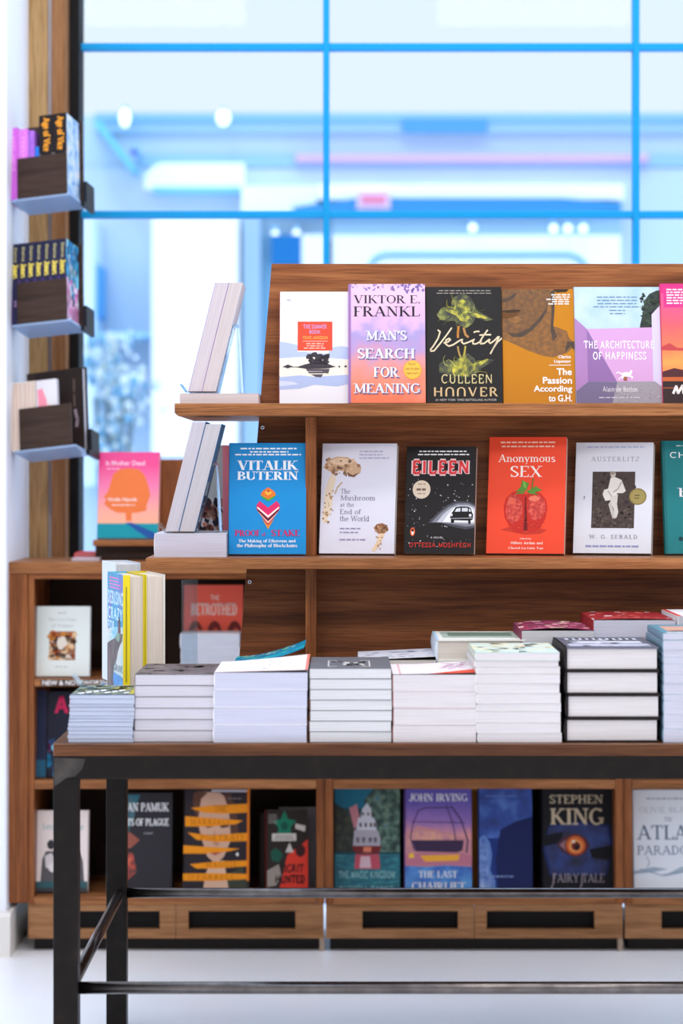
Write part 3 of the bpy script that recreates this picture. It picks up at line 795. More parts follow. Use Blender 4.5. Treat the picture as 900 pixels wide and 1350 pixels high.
# 1 pale cover with an island
def c_island():
    A = Art()
    for pts in ([(0, .45), (.12, .46), (.26, .48), (.26, .55), (.1, .57), (0, .56)], [(.72, .5), (.88, .49), (1, .5), (1, .585), (.8, .59), (.7, .57)],
                [(0, .56), (.3, .54), (.7, .56), (1, .58), (1, .61), (0, .62)]):
        A.poly(pts, (178, 192, 228))
    A.poly([(0, .6), (.4, .585), (1, .61), (1, .75), (.6, .765), (0, .76)], (236, 231, 216))
    A.poly([(0, .77), (.3, .75), (.5, .765), (1, .745), (1, .83), (.82, .85), (.5, .835), (.3, .87), (0, .88)], (172, 186, 222))
    A.poly([(.0, .8), (.2, .81), (.28, .83), (0, .85)], (206, 212, 234))
    A.rect(.26, .27, .76, .53, (226, 74, 48))
    A.text('THE SUMMER', .34, .295, .68, .335, (178, 160, 214), 'plain', .16, .14)
    A.text('BOOK', .43, .345, .59, .38, (178, 160, 214), 'plain', .16, .14)
    A.text('TOVE JANSSON', .33, .4, .69, .43, (240, 176, 84), 'plain', .16, .14)
    A.rect(.33, .445, .69, .449, (240, 206, 190)); A.lines(.35, .465, .67, 3, .02, (244, 196, 180), .008)
    D = (58, 52, 60)
    A.poly([(.24, .68), (.36, .655), (.5, .635), (.66, .64), (.74, .66), (.81, .675), (.7, .69), (.4, .695)], D)
    for cu, cv, ru, rv in ((.43, .585, .05, .025), (.5, .57, .055, .022), (.58, .59, .06, .03), (.66, .6, .05, .03), (.69, .58, .035, .025), (.46, .62, .05, .025), (.56, .63, .07, .025), (.66, .635, .06, .02)):
        A.oval(cu, cv, ru, rv, D, 14, .22, True)
    for u in (.44, .51, .58, .64): A.rect(u, .58, u + .012, .66, D, True)
    A.poly([(.38, .695), (.72, .695), (.7, .74), (.64, .73), (.6, .77), (.52, .765), (.46, .745), (.42, .73)], (84, 76, 84))
    A.rect(.44, .735, .7, .742, (236, 231, 216)); A.rect(.4, .715, .62, .719, (200, 200, 206))
    A.poly([(.05, .675), (.12, .655), (.19, .672), (.12, .69)], D); A.rect(.05, .675, .34, .68, D)
    A.oval(.86, .675, .014, .008, D); A.oval(.95, .672, .018, .009, D); A.rect(.1, .075, .16, .08, (120, 120, 130))
    return A
tier('white paperback cover with a red title box above a dark island', 368, 460, 387, .014, (228, 228, 234), c_island(), GT, pages=PG_WHITE, spine_color=(190, 70, 60))

# 2 lilac to orange cover
def c_search():
    A = Art()
    A.rect(0, 0, .03, 1, (150, 110, 170)); 
    A.specks(40, .03, 0, .97, .05, .02, [(150, 130, 190), (188, 150, 200)]); A.specks(26, .7, 0, .99, .07, .022, [(128, 108, 170)])
    K = (38, 26, 40)
    A.text('VIKTOR E.', .065, .095, .93, .165, K, T=.17); A.text('FRANKL', .065, .19, .93, .275, K, T=.17)
    for s_, u0, u1, v0, v1 in (("MAN'S", .225, .76, .395, .475), ('SEARCH', .115, .86, .545, .63), ('FOR', .325, .655, .70, .785), ('MEANING', .06, .93, .838, .92)):
        A.text(s_, u0 + .012, v0 + .01, u1 + .014, v1 + .01, (112, 96, 150), T=.22, t=.08)
        A.text(s_, u0, v0, u1, v1, (232, 238, 250), T=.2, t=.07)
    A.oval(.83, .725, .118, .08, (226, 170, 52)); A.oval(.83, .725, .106, .072, (236, 184, 72))
    A.text('More', .78, .665, .87, .685, (120, 80, 30), 'plain', .12, .1); A.text('than 16 million', .74, .705, .92, .725, (120, 80, 30), 'sans'); A.text('copies in print', .75, .745, .91, .765, (120, 80, 30), 'sans')
    return A
hb = .205
m_search = gradient('lilac_orange_print', [(0.0, (232, 106, 62)), (.2, (230, 128, 98)), (.36, (214, 138, 140)), (.5, (176, 140, 190)), (.62, (158, 144, 200)), (.74, (206, 166, 208)), (1.0, (226, 184, 214))], hb, 'Z', .55, 26)
tier('lilac to orange paperback cover with tall white title and a gold disc', 459.5, 561, 377, .016, m_search, c_search(), GT, dx=-.012, back=(214, 150, 160), spine_color=(196, 150, 190))

# 3 black cover with yellow green smoke
def c_smoke():
    A = Art()
    A.lines(.08, .03, .95, 2, .022, (168, 160, 150), .006)
    r = random.Random(4)
    cols = [(170, 168, 40), (206, 200, 60), (128, 140, 40), (96, 112, 40), (222, 220, 110), (70, 86, 36)]
    def plume(cx, cy, ru, rv, n):
        for i in range(n):
            t = r.uniform(0, 6.28); q = r.uniform(.1, 1) ** .7
            u = cx + ru * q * math.cos(t); v = cy + rv * q * math.sin(t)
            pts = []; an = t + r.uniform(-.7, .7)
            for k in range(6):
                pts.append((u, v)); u += .035 * math.cos(an); v += .024 * math.sin(an); an += r.uniform(-.9, .9)
            A.line(pts, r.uniform(.003, .009), r.choice(cols), same=(i > 0), w1=.002)
    ST = [(.34, (44, 46, 26)), (.46, (96, 100, 32)), (.56, (164, 160, 46)), (.66, (214, 200, 60)), (.78, (236, 222, 110))]; S2 = [(.4, (30, 29, 27)), (.55, (76, 82, 40)), (.7, (140, 142, 60))]
    A.tex([(0.140, 0.241), (0.205, 0.186), (0.333, 0.170), (0.368, 0.091), (0.485, 0.051), (0.591, 0.091), (0.649, 0.154), (0.661, 0.202), (0.801, 0.249), (0.895, 0.285), (0.789, 0.296), (0.661, 0.265), (0.614, 0.320), (0.532, 0.356), (0.450, 0.336), (0.380, 0.296), (0.193, 0.289)], S2, 60)
    A.tex([(0.216, 0.174), (0.368, 0.202), (0.392, 0.138), (0.485, 0.107), (0.567, 0.138), (0.591, 0.217), (0.731, 0.241), (0.883, 0.285), (0.731, 0.273), (0.591, 0.257), (0.532, 0.304), (0.450, 0.292), (0.404, 0.249), (0.287, 0.217)], ST, 70)
    A.tex([(0.170, 0.668), (0.216, 0.644), (0.392, 0.636), (0.485, 0.589), (0.544, 0.573), (0.637, 0.621), (0.661, 0.676), (0.801, 0.621), (0.906, 0.632), (0.731, 0.700), (0.649, 0.755), (0.520, 0.787), (0.310, 0.763), (0.170, 0.739)], S2, 60)
    A.tex([(0.333, 0.700), (0.404, 0.636), (0.474, 0.605), (0.520, 0.534), (0.532, 0.605), (0.614, 0.668), (0.801, 0.621), (0.825, 0.632), (0.637, 0.715), (0.544, 0.771), (0.357, 0.763)], ST, 70)
    plume(.47, .21, .2, .09, 12); plume(.47, .71, .2, .07, 10)
    A.line([(0.433, 0.344), (0.421, 0.391), (0.421, 0.439)], 0.03, (184, 120, 50))
    A.line([(0.497, 0.356), (0.520, 0.415), (0.556, 0.435)], 0.03, (176, 128, 70))
    A.line([(0.418, 0.518), (0.427, 0.557), (0.450, 0.605)], 0.024, (170, 140, 80))
    A.line([(0.518, 0.514), (0.509, 0.557), (0.497, 0.597)], 0.024, (176, 160, 70))
    K = (226, 210, 176)
    V = [[(0.158, 0.375), (0.187, 0.391), (0.158, 0.447), (0.099, 0.510), (0.058, 0.542), (0.064, 0.557), (0.105, 0.553), (0.181, 0.494), (0.275, 0.415), (0.339, 0.356)], [(0.234, 0.486), (0.287, 0.478), (0.322, 0.458), (0.304, 0.447), (0.263, 0.462), (0.257, 0.494), (0.298, 0.514), (0.357, 0.502), (0.450, 0.462)], [(0.450, 0.462), (0.480, 0.455), (0.468, 0.478), (0.497, 0.494), (0.567, 0.478), (0.637, 0.455)], [(0.637, 0.455), (0.614, 0.474), (0.620, 0.494), (0.661, 0.494), (0.731, 0.470)], [(0.632, 0.395), (0.661, 0.387), (0.702, 0.387)], [(0.813, 0.375), (0.766, 0.415), (0.713, 0.470), (0.719, 0.494), (0.766, 0.490), (0.836, 0.455)], [(0.708, 0.419), (0.778, 0.415), (0.854, 0.415)], [(0.842, 0.455), (0.825, 0.478), (0.848, 0.490), (0.906, 0.462), (0.953, 0.431)], [(0.965, 0.431), (0.918, 0.494), (0.871, 0.549), (0.846, 0.579)], [(0.883, 0.534), (0.942, 0.478), (1.012, 0.439)]]
    for k, p in enumerate(V): A.line(p, .019, K, same=k > 0)
    A.text('CULLEEN', .2, .755, .86, .835, (220, 206, 150), 'plain', .13, .1, track=.12)
    A.text('H00VER', .1, .865, .94, .945, (214, 188, 140), 'plain', .16, .1, track=.1)
    A.text('#1 NEW YORK TIMES BESTSELLING AUTHOR', .12, .965, .92, .985, (200, 196, 190), 'sans')
    return A
tier('black paperback cover with glowing yellow green smoke and cream script title', 562, 662.5, 381, .017, (27, 25, 26), c_smoke(), GT)

# 4 ochre cover with the lower half of a face
def c_ochre():
    A = Art()
    S1, S2, S3, S4 = (128, 88, 34), (104, 72, 32), (76, 52, 28), (148, 102, 36)
    SK = [(.34, (88, 54, 14)), (.52, (110, 68, 16)), (.7, (130, 82, 18))]; NK = [(.34, (104, 64, 10)), (.52, (126, 78, 10)), (.7, (146, 92, 12))]; SHD = [(.34, (48, 30, 14)), (.6, (66, 40, 14))]
    A.tex([(0, 0), (.74, 0), (.72, .2), (.7, .32), (.8, .345), (.9, .37), (.92, .42), (.98, .46), (1, .5), (.9, .56), (.7, .6), (.55, .585), (.35, .54), (.15, .48), (0, .44)], NK, 120)
    A.tex([(0, 0), (.68, 0), (.66, .12), (.58, .2), (.48, .28), (.36, .35), (.22, .39), (.1, .39), (0, .37)], SK, 120)
    A.tex([(.06, .385), (.2, .39), (.36, .35), (.5, .265), (.6, .18), (.64, .12), (.62, .2), (.54, .28), (.42, .36), (.28, .42), (.14, .42)], SHD, 90)
    A.tex([(.68, .02), (.74, 0), (.73, .2), (.71, .32), (.76, .42), (.7, .46), (.67, .36), (.69, .2)], SHD, 90)
    A.tex([(.9, .46), (1, .46), (1, .54), (.95, .5), (.86, .56)], SHD, 90)
    A.tex([(.0, .09), (.1, .07), (.2, .03), (.18, .07), (.08, .11), (0, .12)], SHD, 90)
    A.poly([(.0, .19), (.08, .185), (.16, .18), (.28, .185), (.2, .205), (.08, .21), (0, .205)], (58, 38, 22))
    A.poly([(.0, .21), (.1, .215), (.26, .195), (.2, .23), (.1, .265), (0, .26)], (98, 62, 24))
    A.tex([(.08, .26), (.2, .24), (.3, .27), (.18, .3), (.1, .29)], [(.4, (112, 70, 20)), (.6, (140, 90, 24))], 90)
    A.poly([(.72, .0), (.94, 0), (.9, .025), (.76, .03)], (52, 38, 24))
    WH = (244, 240, 234)
    A.lines(.62, .045, .95, 5, .02, WH, .01, 'r')
    A.text('Clarice', .77, .58, .945, .608, WH, 'sans', bold=.02); A.text('Lispector', .715, .62, .945, .655, WH, 'sans', bold=.02)
    A.rect(.64, .665, .945, .67, WH)
    for s_, u0, v0, v1 in (('The', .745, .695, .755), ('Passion', .55, .77, .83), ('According', .42, .845, .915), ('to G.H.', .625, .925, .985)):
        A.text(s_, u0, v0, .955, v1, WH, 'sans', bold=.025)
    return A
tier('ochre paperback cover showing the lower half of a brown tinted face', 663.5, 758.5, 383.5, .013, (190, 122, 8), c_ochre(), GT, dx=.004, pages=PG_CREAM)

# 5 pink wall cover
def c_wall():
    A = Art()
    A.tex([(0, .37), (1, .37), (1, 0), (0, 0)], [(.3, (160, 194, 220)), (.7, (194, 214, 228))], 22)
    A.poly([(.76, .34), (.8, .22), (.82, .12), (.88, .06), (.97, .03), (1, .03), (1, .36), (.76, .36)], (48, 58, 52))
    A.specks(60, .78, .06, 1, .34, .026, [(38, 46, 44), (62, 76, 62), (52, 66, 56)])
    A.poly([(.14, .365), (.92, .35), (.92, .83), (.14, .83)], (206, 158, 206))
    A.poly([(0, .27), (.14, .365), (.14, .83), (0, .9)], (168, 124, 178))
    A.poly([(.14, .365), (.48, .82), (.14, .82)], (140, 104, 160))
    A.poly([(.9, .24), (1, .16), (1, .9), (.9, .82)], (206, 198, 224))
    A.poly([(0, .9), (.14, .82), (.92, .815), (1, .86), (1, 1), (0, 1)], (154, 148, 158))
    A.poly([(0, .9), (.14, .82), (.48, .82), (.42, 1), (0, 1)], (112, 102, 134))
    A.specks(60, .46, .84, 1, 1, .014, [(140, 134, 144), (168, 162, 170)])
    A.lines(.2, .085, .8, 4, .028, (96, 130, 160), .008); A.lines(.38, .2, .62, 2, .028, (96, 130, 160), .008, seed=8)
    WH = (246, 244, 248)
    A.text('THE ARCHITECTURE', .1, .465, .92, .535, WH, 'plain', .15, .13, .08); A.text('OF HAPPINESS', .205, .56, .825, .63, WH, 'plain', .15, .13, .08)
    A.poly([(.5, .735), (.54, .745), (.58, .735), (.62, .74), (.645, .715), (.66, .73), (.65, .745), (.64, .765), (.655, .79), (.63, .775), (.61, .775), (.57, .775), (.53, .8), (.54, .77), (.53, .755)], WH)
    A.line([(.47, .745), (.5, .735), (.52, .75)], .012, WH); A.line([(.63, .77), (.66, .775), (.65, .795)], .01, WH); A.line([(.55, .77), (.51, .785), (.5, .8)], .01, WH)
    A.rect(.555, .775, .595, .81, (150, 90, 60))
    A.text('Alain de Botton', .31, .86, .71, .905, WH, 'plain', .09, .08)
    A.lines(.2, .95, .8, 1, .02, (206, 200, 214), .008)
    return A
tier('paperback cover of a pink walled court under a pale sky with white horse', 759.5, 873, 381, .016, (190, 190, 204), c_wall(), GT, pages=PG_WHITE)

# 6 sunset cover, cut by the frame
def c_sunset():
    A = Art()
    A.rect(0, .0, 1, .08, (206, 44, 122)); A.rect(.04, .03, .98, .2, (210, 50, 128))
    A.lines(.08, .045, .34, 6, .023, (248, 226, 236), .011, 'l'); A.lines(.4, .05, .7, 2, .03, (248, 226, 236), .014, 'l', 5)
    A.poly([(0, .53), (.1, .5), (.2, .54), (.4, .54), (.6, .5), (1, .52), (1, .56), (.5, .57), (0, .56)], (190, 66, 70))
    A.poly([(0, .74), (.15, .71), (.3, .73), (.6, .7), (1, .72), (1, .78), (0, .785)], (78, 36, 40))
    A.rect(0, .785, 1, .835, (192, 96, 50)); A.rect(0, .835, 1, 1, (50, 32, 34)); A.rect(0, .87, 1, .88, (150, 76, 46)); A.rect(0, .82, 1, .835, (40, 28, 32))
    A.line([(.13, .92), (.17, .86), (.19, .92), (.25, .855), (.26, .92), (.32, .88), (.38, .9), (.5, .88), (.6, .9)], .03, (246, 240, 240))
    return A
m_sunset = gradient('sunset_print', [(0, (60, 34, 36)), (.2, (226, 96, 40)), (.36, (246, 150, 60)), (.5, (240, 110, 62)), (.7, (228, 78, 84)), (.9, (214, 60, 126))], .21, 'Z', .2, 14)
tier('magenta and orange sunset paperback cover beside the pink walled cover', 874, 978, 376.5, .016, m_sunset, c_sunset(), GT, dx=-.006, back=(200, 70, 90), spine_color=(206, 52, 100))

# ---- lower tier
def c_blue():
    A = Art()
    WH = (240, 244, 248)
    A.lines(.14, .045, .88, 1, .03, WH, .012, seed=2); A.lines(.2, .075, .84, 1, .03, WH, .012, seed=4); A.lines(.05, .1, .96, 1, .03, WH, .012, seed=6)
    A.text('VITALIK', .105, .16, .9, .245, WH, T=.24, t=.06); A.text('BUTERIN', .105, .258, .9, .335, WH, T=.24, t=.06)
    def chev(v, cols, hw, drop, thk):
        c = .51
        for i, col in enumerate(cols):
            vv = v + thk * i
            A.poly([(c - hw, vv), (c, vv + drop), (c + hw, vv), (c + hw, vv + thk), (c, vv + drop + thk), (c - hw, vv + thk)], col)
    A.poly([(.51, .4), (.59, .44), (.61, .47), (.51, .52), (.41, .47), (.43, .44)], (226, 116, 40))
    A.poly([(.51, .425), (.56, .45), (.51, .475), (.46, .45)], (240, 178, 60)); A.poly([(.49, .435), (.51, .425), (.53, .435), (.51, .45)], (200, 60, 40))
    A.poly([(.41, .47), (.51, .51), (.61, .47), (.58, .5), (.51, .53), (.44, .5)], (70, 160, 60))
    A.poly([(.36, .56), (.51, .65), (.66, .56), (.66, .6), (.51, .74), (.36, .6)], (206, 40, 80))
    A.poly([(.4, .525), (.51, .585), (.62, .525), (.66, .56), (.51, .66), (.36, .56)], (218, 36, 100))
    A.poly([(.37, .575), (.51, .655), (.65, .575), (.65, .59), (.51, .675), (.37, .59)], (246, 236, 226))
    A.poly([(.37, .595), (.51, .685), (.65, .595), (.64, .615), (.51, .705), (.38, .615)], (50, 34, 52))
    A.poly([(.38, .622), (.51, .71), (.64, .622), (.62, .64), (.51, .725), (.4, .64)], (244, 200, 170))
    A.poly([(.4, .648), (.51, .735), (.62, .648), (.6, .665), (.51, .745), (.42, .665)], (210, 60, 50))
    A.poly([(.43, .68), (.51, .745), (.59, .68), (.51, .74 + .04)], (214, 140, 40))
    M = (196, 30, 96)
    A.text('PROOF', .08, .785, .41, .84, M, T=.24, t=.06); A.text('of', .43, .805, .48, .84, M, T=.16); A.text('STAKE', .55, .785, .92, .84, M, T=.24, t=.06)
    A.text('The Making of Ethereum and', .13, .868, .87, .905, WH, T=.2, t=.08); A.text('the Philosophy of Blockchains', .11, .908, .89, .948, WH, T=.2, t=.08)
    return A
tier('bright blue paperback cover with heavy white name and coloured chevron diamond', 301, 403, 587, .018, (6, 136, 204), c_blue(), GM, dx=-.02)

def c_mush():
    A = Art()
    A.poly([(.02, .22), (.08, .15), (.2, .12), (.34, .125), (.46, .17), (.53, .22), (.52, .27), (.45, .3), (.38, .29), (.34, .26), (.24, .25), (.14, .27), (.08, .245)], (200, 164, 132))
    A.poly([(.1, .16), (.22, .13), (.34, .14), (.42, .175), (.3, .2), (.16, .19)], (224, 196, 166))
    A.specks(36, .06, .14, .5, .28, .03, [(150, 108, 82), (176, 136, 104), (128, 92, 74), (216, 186, 156)])
    A.poly([(.34, .26), (.42, .29), (.5, .265), (.44, .31), (.36, .3)], (120, 84, 66))
    A.poly([(.14, .27), (.2, .32), (.15, .45), (.16, .55), (.12, .66), (.06, .74), (.03, .7), (.05, .55), (.06, .42), (.1, .33)], (226, 208, 184))
    A.line([(.28, .355), (.22, .4), (.19, .46)], .022, (196, 176, 150)); A.specks(30, .04, .42, .17, .72, .018, [(176, 136, 96), (206, 180, 150), (150, 116, 86)])
    A.poly([(.72, .77), (.76, .735), (.83, .725), (.9, .745), (.92, .79), (.86, .82), (.78, .82)], (150, 104, 72)); A.specks(20, .74, .74, .9, .8, .022, [(96, 62, 48), (190, 146, 106), (70, 46, 40)])
    A.poly([(.79, .82), (.87, .82), (.84, .88), (.78, .95), (.74, .985), (.7, .97), (.76, .9)], (224, 200, 170)); A.specks(14, .74, .84, .84, .96, .014, [(176, 136, 96), (206, 170, 130)])
    K = (122, 116, 140)
    for s_, u1, v0, v1 in (('The', .39, .415, .46), ('Mushroom', .73, .475, .52), ('at the', .45, .54, .58), ('End of', .55, .6, .645), ('the World', .66, .66, .71)):
        A.text(s_, .265, v0, u1, v1, K, T=.12, t=.06)
    A.lines(.27, .77, .62, 2, .035, (150, 140, 176), .011, 'l'); A.lines(.27, .87, .66, 1, .03, (150, 140, 176), .011, 'l', 6)
    A.lines(.5, .07, .92, 3, .03, (170, 164, 196), .009, 'l', 7)
    return A
tier('pale paperback cover printed with a tall and a small brown mushroom', 420, 519, 588, .02, (216, 216, 230), c_mush(), GM, yaw=-9, pages=PG_CREAM)

def c_night():
    A = Art()
    A.lines(.09, .04, .95, 1, .03, W_, .011, seed=4); A.lines(.12, .07, .94, 1, .03, W_, .011, seed=5)
    A.text('EILEEN', .075, .115, .915, .275, (240, 214, 216), 'plain', .38, .32, .1); A.text('EILEEN', .095, .127, .895, .263, (226, 62, 66), 'plain', .24, .2, .13)
    A.specks(80, .03, .3, .98, .95, .009, [(230, 230, 236), (180, 180, 190), (140, 140, 150)])
    A.poly([(0.338, 0.716), (0.462, 0.629), (0.600, 0.552), (0.738, 0.513), (0.903, 0.517), (1.000, 0.543), (1.000, 0.759), (0.876, 0.776), (0.683, 0.750), (0.517, 0.716)], (70, 72, 82))
    A.poly([(0.386, 0.711), (0.503, 0.629), (0.628, 0.565), (0.752, 0.534), (0.903, 0.534), (1.000, 0.560), (1.000, 0.741), (0.876, 0.750), (0.683, 0.728), (0.517, 0.711)], (128, 130, 142))
    A.poly([(0.462, 0.709), (0.545, 0.638), (0.655, 0.578), (0.766, 0.552), (0.903, 0.552), (1.000, 0.578), (1.000, 0.724), (0.683, 0.716)], (192, 196, 208))
    A.poly([(0.545, 0.707), (0.628, 0.629), (0.710, 0.569), (0.931, 0.565), (0.986, 0.603), (0.993, 0.707)], (236, 238, 244))
    A.poly([(0.655, 0.629), (0.683, 0.612), (0.724, 0.569), (0.793, 0.562), (0.903, 0.564), (0.942, 0.578), (0.959, 0.616), (0.975, 0.638), (0.975, 0.681), (0.942, 0.694), (0.942, 0.724), (0.910, 0.724), (0.906, 0.695), (0.710, 0.691), (0.705, 0.716), (0.662, 0.716), (0.659, 0.681), (0.648, 0.664)], (16, 14, 16))
    A.poly([(0.738, 0.582), (0.793, 0.576), (0.793, 0.610), (0.713, 0.612)], (214, 218, 226))
    A.poly([(0.814, 0.576), (0.897, 0.576), (0.897, 0.609), (0.814, 0.610)], (206, 210, 218))
    A.poly([(0.914, 0.582), (0.934, 0.586), (0.945, 0.612), (0.914, 0.610)], (206, 210, 218))
    A.poly([(0.655, 0.671), (0.972, 0.666), (0.972, 0.674), (0.655, 0.679)], (150, 152, 160))
    A.oval(.665, .64, .02, .014, (214, 216, 224)); A.oval(.935, .645, .02, .014, (214, 216, 224))
    A.oval(.23, .405, .128, .086, (222, 206, 184)); A.lines(.14, .395, .32, 1, .02, (110, 84, 70), .02); A.lines(.16, .35, .3, 1, .02, (150, 124, 104), .008); A.lines(.16, .44, .3, 1, .02, (150, 124, 104), .008)
    A.oval(.12, .8, .035, .04, (226, 96, 46)); A.oval(.12, .805, .017, .026, (240, 232, 224)); A.poly([(.1, .775), (.14, .775), (.13, .8), (.11, .8)], (28, 24, 26))
    A.text('A NOVEL', .38, .845, .56, .862, (226, 226, 230), 'plain', .14, .12, .1)
    A.text('OTTESSA MOSHFEGH', .08, .9, .95, .945, (212, 52, 46), 'plain', .15, .13, .1)
    return A
tier('black starry paperback cover with red title and a car in its own headlights', 532, 624, 592, .02, (24, 21, 23), c_night(), GM, yaw=-10, pages=PG_CREAM)

def c_berry():
    A = Art()
    WH = (250, 240, 232)
    A.lines(.05, .04, .95, 1, .03, (252, 204, 180), .012, seed=3); A.lines(.1, .075, .92, 1, .03, (252, 204, 180), .012, seed=9)
    A.text('Anonymous', .12, .15, .86, .235, WH, T=.14, t=.06); A.text('SEX', .285, .25, .695, .345, WH, T=.16, t=.06)
    A.poly([(.18, .8), (.3, .815), (.5, .84), (.7, .83), (.78, .8), (.66, .78), (.3, .77)], (198, 54, 34))
    RD = (196, 40, 30)
    A.poly([(.5, .5), (.42, .465), (.32, .475), (.235, .53), (.21, .6), (.225, .69), (.29, .77), (.38, .825), (.46, .83), (.5, .79)], RD)
    A.poly([(.49, .5), (.58, .465), (.68, .485), (.755, .54), (.775, .61), (.755, .7), (.69, .78), (.62, .82), (.55, .825), (.5, .79)], RD)
    BR = [(.36, (168, 26, 22)), (.5, (200, 46, 34)), (.66, (224, 92, 70))]
    A.blob(.345, .62, .11, .12, BR, 160, .08); A.blob(.635, .61, .11, .11, BR, 160, .08); A.oval(.31, .55, .05, .03, (224, 96, 76), 14, .1); A.oval(.6, .53, .07, .025, (232, 120, 96), 14, .1)
    A.line([(.49, .52), (.495, .64), (.5, .72), (.5, .8)], .018, (112, 16, 18), w1=.05)
    A.specks(150, .25, .52, .74, .78, .007, [(214, 96, 70), (150, 26, 22), (206, 70, 52)])
    for p in ([(.5, .46), (.43, .43), (.36, .47), (.44, .475)], [(.5, .46), (.44, .37), (.42, .45)], [(.5, .46), (.53, .4), (.46, .38), (.47, .45)], [(.5, .47), (.62, .425), (.7, .46), (.6, .48)], [(.49, .47), (.4, .48), (.34, .495), (.46, .49)], [(.5, .47), (.6, .48), (.66, .5), (.54, .49)]):
        A.poly(p, (88, 140, 52))
    A.line([(.57, .45), (.575, .4), (.58, .36)], .016, (84, 120, 44)); A.poly([(.45, .37), (.49, .4), (.5, .45), (.46, .43)], (126, 176, 74))
    A.text('Edited by', .43, .868, .58, .885, WH, T=.14, t=.09); A.text('Hillary Jordan and', .315, .9, .73, .928, WH, T=.17, t=.09); A.text('Cheryl Lu-Lien Tan', .29, .945, .735, .97, WH, T=.17, t=.09)
    return A
tier('orange red paperback cover with a large split strawberry', 641, 742, 579.5, .02, (238, 74, 44), c_berry(), GM, yaw=-12, pages=PG_CREAM)

def c_child():
    A = Art()
    A.lines(.12, .035, .92, 1, .02, (176, 186, 214), .014, seed=6)
    A.text('AUSTERLITZ', .2, .13, .82, .17, (120, 120, 136), T=.11, t=.06, track=.22)
    A.rect(.225, .265, .775, .775, (70, 58, 54))
    A.specks(150, .235, .6, .765, .765, .022, [(86, 74, 68), (58, 48, 46), (98, 84, 76)]); A.specks(70, .235, .28, .765, .6, .03, [(62, 50, 48), (80, 68, 62), (50, 42, 42)])
    WH = (222, 218, 212)
    A.oval(.49, .29, .035, .028, (198, 186, 174)); A.oval(.48, .278, .034, .016, (150, 136, 124))
    A.poly([(.46, .32), (.52, .315), (.6, .34), (.66, .44), (.62, .46), (.55, .46), (.53, .5), (.48, .52), (.4, .53), (.36, .47), (.38, .43), (.43, .42)], WH)
    A.poly([(.45, .5), (.56, .47), (.55, .56), (.57, .63), (.55, .68), (.52, .69), (.51, .6), (.48, .56)], (206, 202, 196)); A.poly([(.47, .53), (.5, .6), (.53, .68), (.5, .69), (.47, .63), (.44, .56)], (190, 186, 180))
    A.line([(.6, .36), (.56, .42), (.5, .45)], .014, (160, 152, 146)); A.line([(.43, .44), (.48, .49)], .012, (160, 152, 146))
    A.oval(.815, .49, .112, .075, (132, 116, 62)); A.oval(.815, .49, .096, .064, (158, 142, 84)); A.lines(.765, .475, .865, 1, .02, (90, 78, 40), .01); A.lines(.76, .5, .87, 1, .02, (90, 78, 40), .008)
    A.text('W. G. SEBALD', .2, .835, .82, .87, (110, 110, 128), T=.11, t=.06, track=.16)
    A.lines(.12, .93, .88, 1, .02, (140, 150, 196), .014, seed=5); A.line([(.12, .5), (.13, .49), (.125, .515)], .012, (150, 150, 170))
    return A
tier('pale paperback cover with a brown photograph of a child in white and gold disc', 756, 856, 587, .022, (218, 220, 230), c_child(), GM, yaw=-14, pages=PG_CREAM)

def c_teal():
    A = Art()
    A.rect(0, 0, .035, 1, (24, 104, 108)); A.text('CHRISTIAN', .1, .1, .95, .155, W_, 'plain', .13, .11, .1); A.text('bok', .18, .42, .6, .5, W_, T=.16); A.lines(.1, .04, .9, 1, .02, (190, 220, 220), .01); A.oval(.2, .87, .03, .02, (16, 60, 66))
    return A
tier('teal paperback cover cut off beside the pale child photograph cover', 877, 980, 584, .018, (26, 122, 126), c_teal(), GM, yaw=2, pages=PG_WHITE)
# ---------------------------------------------------------------- stacks lying on the front table
ORD = ['topmost', 'second', 'third', 'fourth', 'fifth', 'sixth', 'seventh', 'eighth', 'ninth', 'tenth', 'eleventh', 'twelfth', 'thirteenth', 'fourteenth']
def flat(label, x, y, ztop, w, h, t, color, yaw=0.0, **k):
    """a book lying on its back, cover up, tail edge to the viewer; x middle, y tail edge"""
    return book(label, w, h, t, color, (x, y, ztop), (R(-90), 0, R(yaw)), **k)
def stack(where, px0, px1, ytop, d, n, color, h=.205, pages=PG_WHITE, hard=False, art=None, topcolor=None, jit=.0016, zbase=None,
          skew=0.0, lift=None, spine_color=None, back=None, tjit=0.0, cat_='paperback', seed=1, pitch=0.0):
    rg = random.Random(seed)
    zb = (tz + .0004) if zbase is None else zbase
    zt = Z(ytop, d); w = S(px1 - px0, d); xm = X((px0 + px1) / 2, d)
    ts = [1 + rg.uniform(-tjit, tjit) for _ in range(n)]; k = (zt - zb) / sum(ts)
    z = zb; proto = None; out = []
    for i in range(n):
        t = ts[i] * k - .00035; top = i == n - 1; zt_ = z + t
        x = xm + rg.uniform(-jit, jit) + skew * (i / max(1, n - 1)); y = d + rg.uniform(0, jit * 1.6); yaw = rg.uniform(-.5, .5)
        lab = '%s %s from the top of %s' % (ORD[n - 1 - i], cat_, where) if not top else 'topmost %s of %s' % (cat_, where)
        grp = 'books stacked on the display table'
        if top or proto is None or tjit:
            b = flat(lab, x, y, zt_, w, h, t, topcolor if (top and topcolor) else color, yaw, pages=pages, hard=hard, art=art if top else None,
                     lift=lift if top else None, group=grp, spine_color=spine_color, back=back)
            if not top and not tjit: proto = b
        else:
            b = dup(proto, (x, y, zt_), (R(-90), 0, R(yaw)), lab, grp)
        out.append(b); z = zt_ + .00035
    return out
FR = T0 + .012

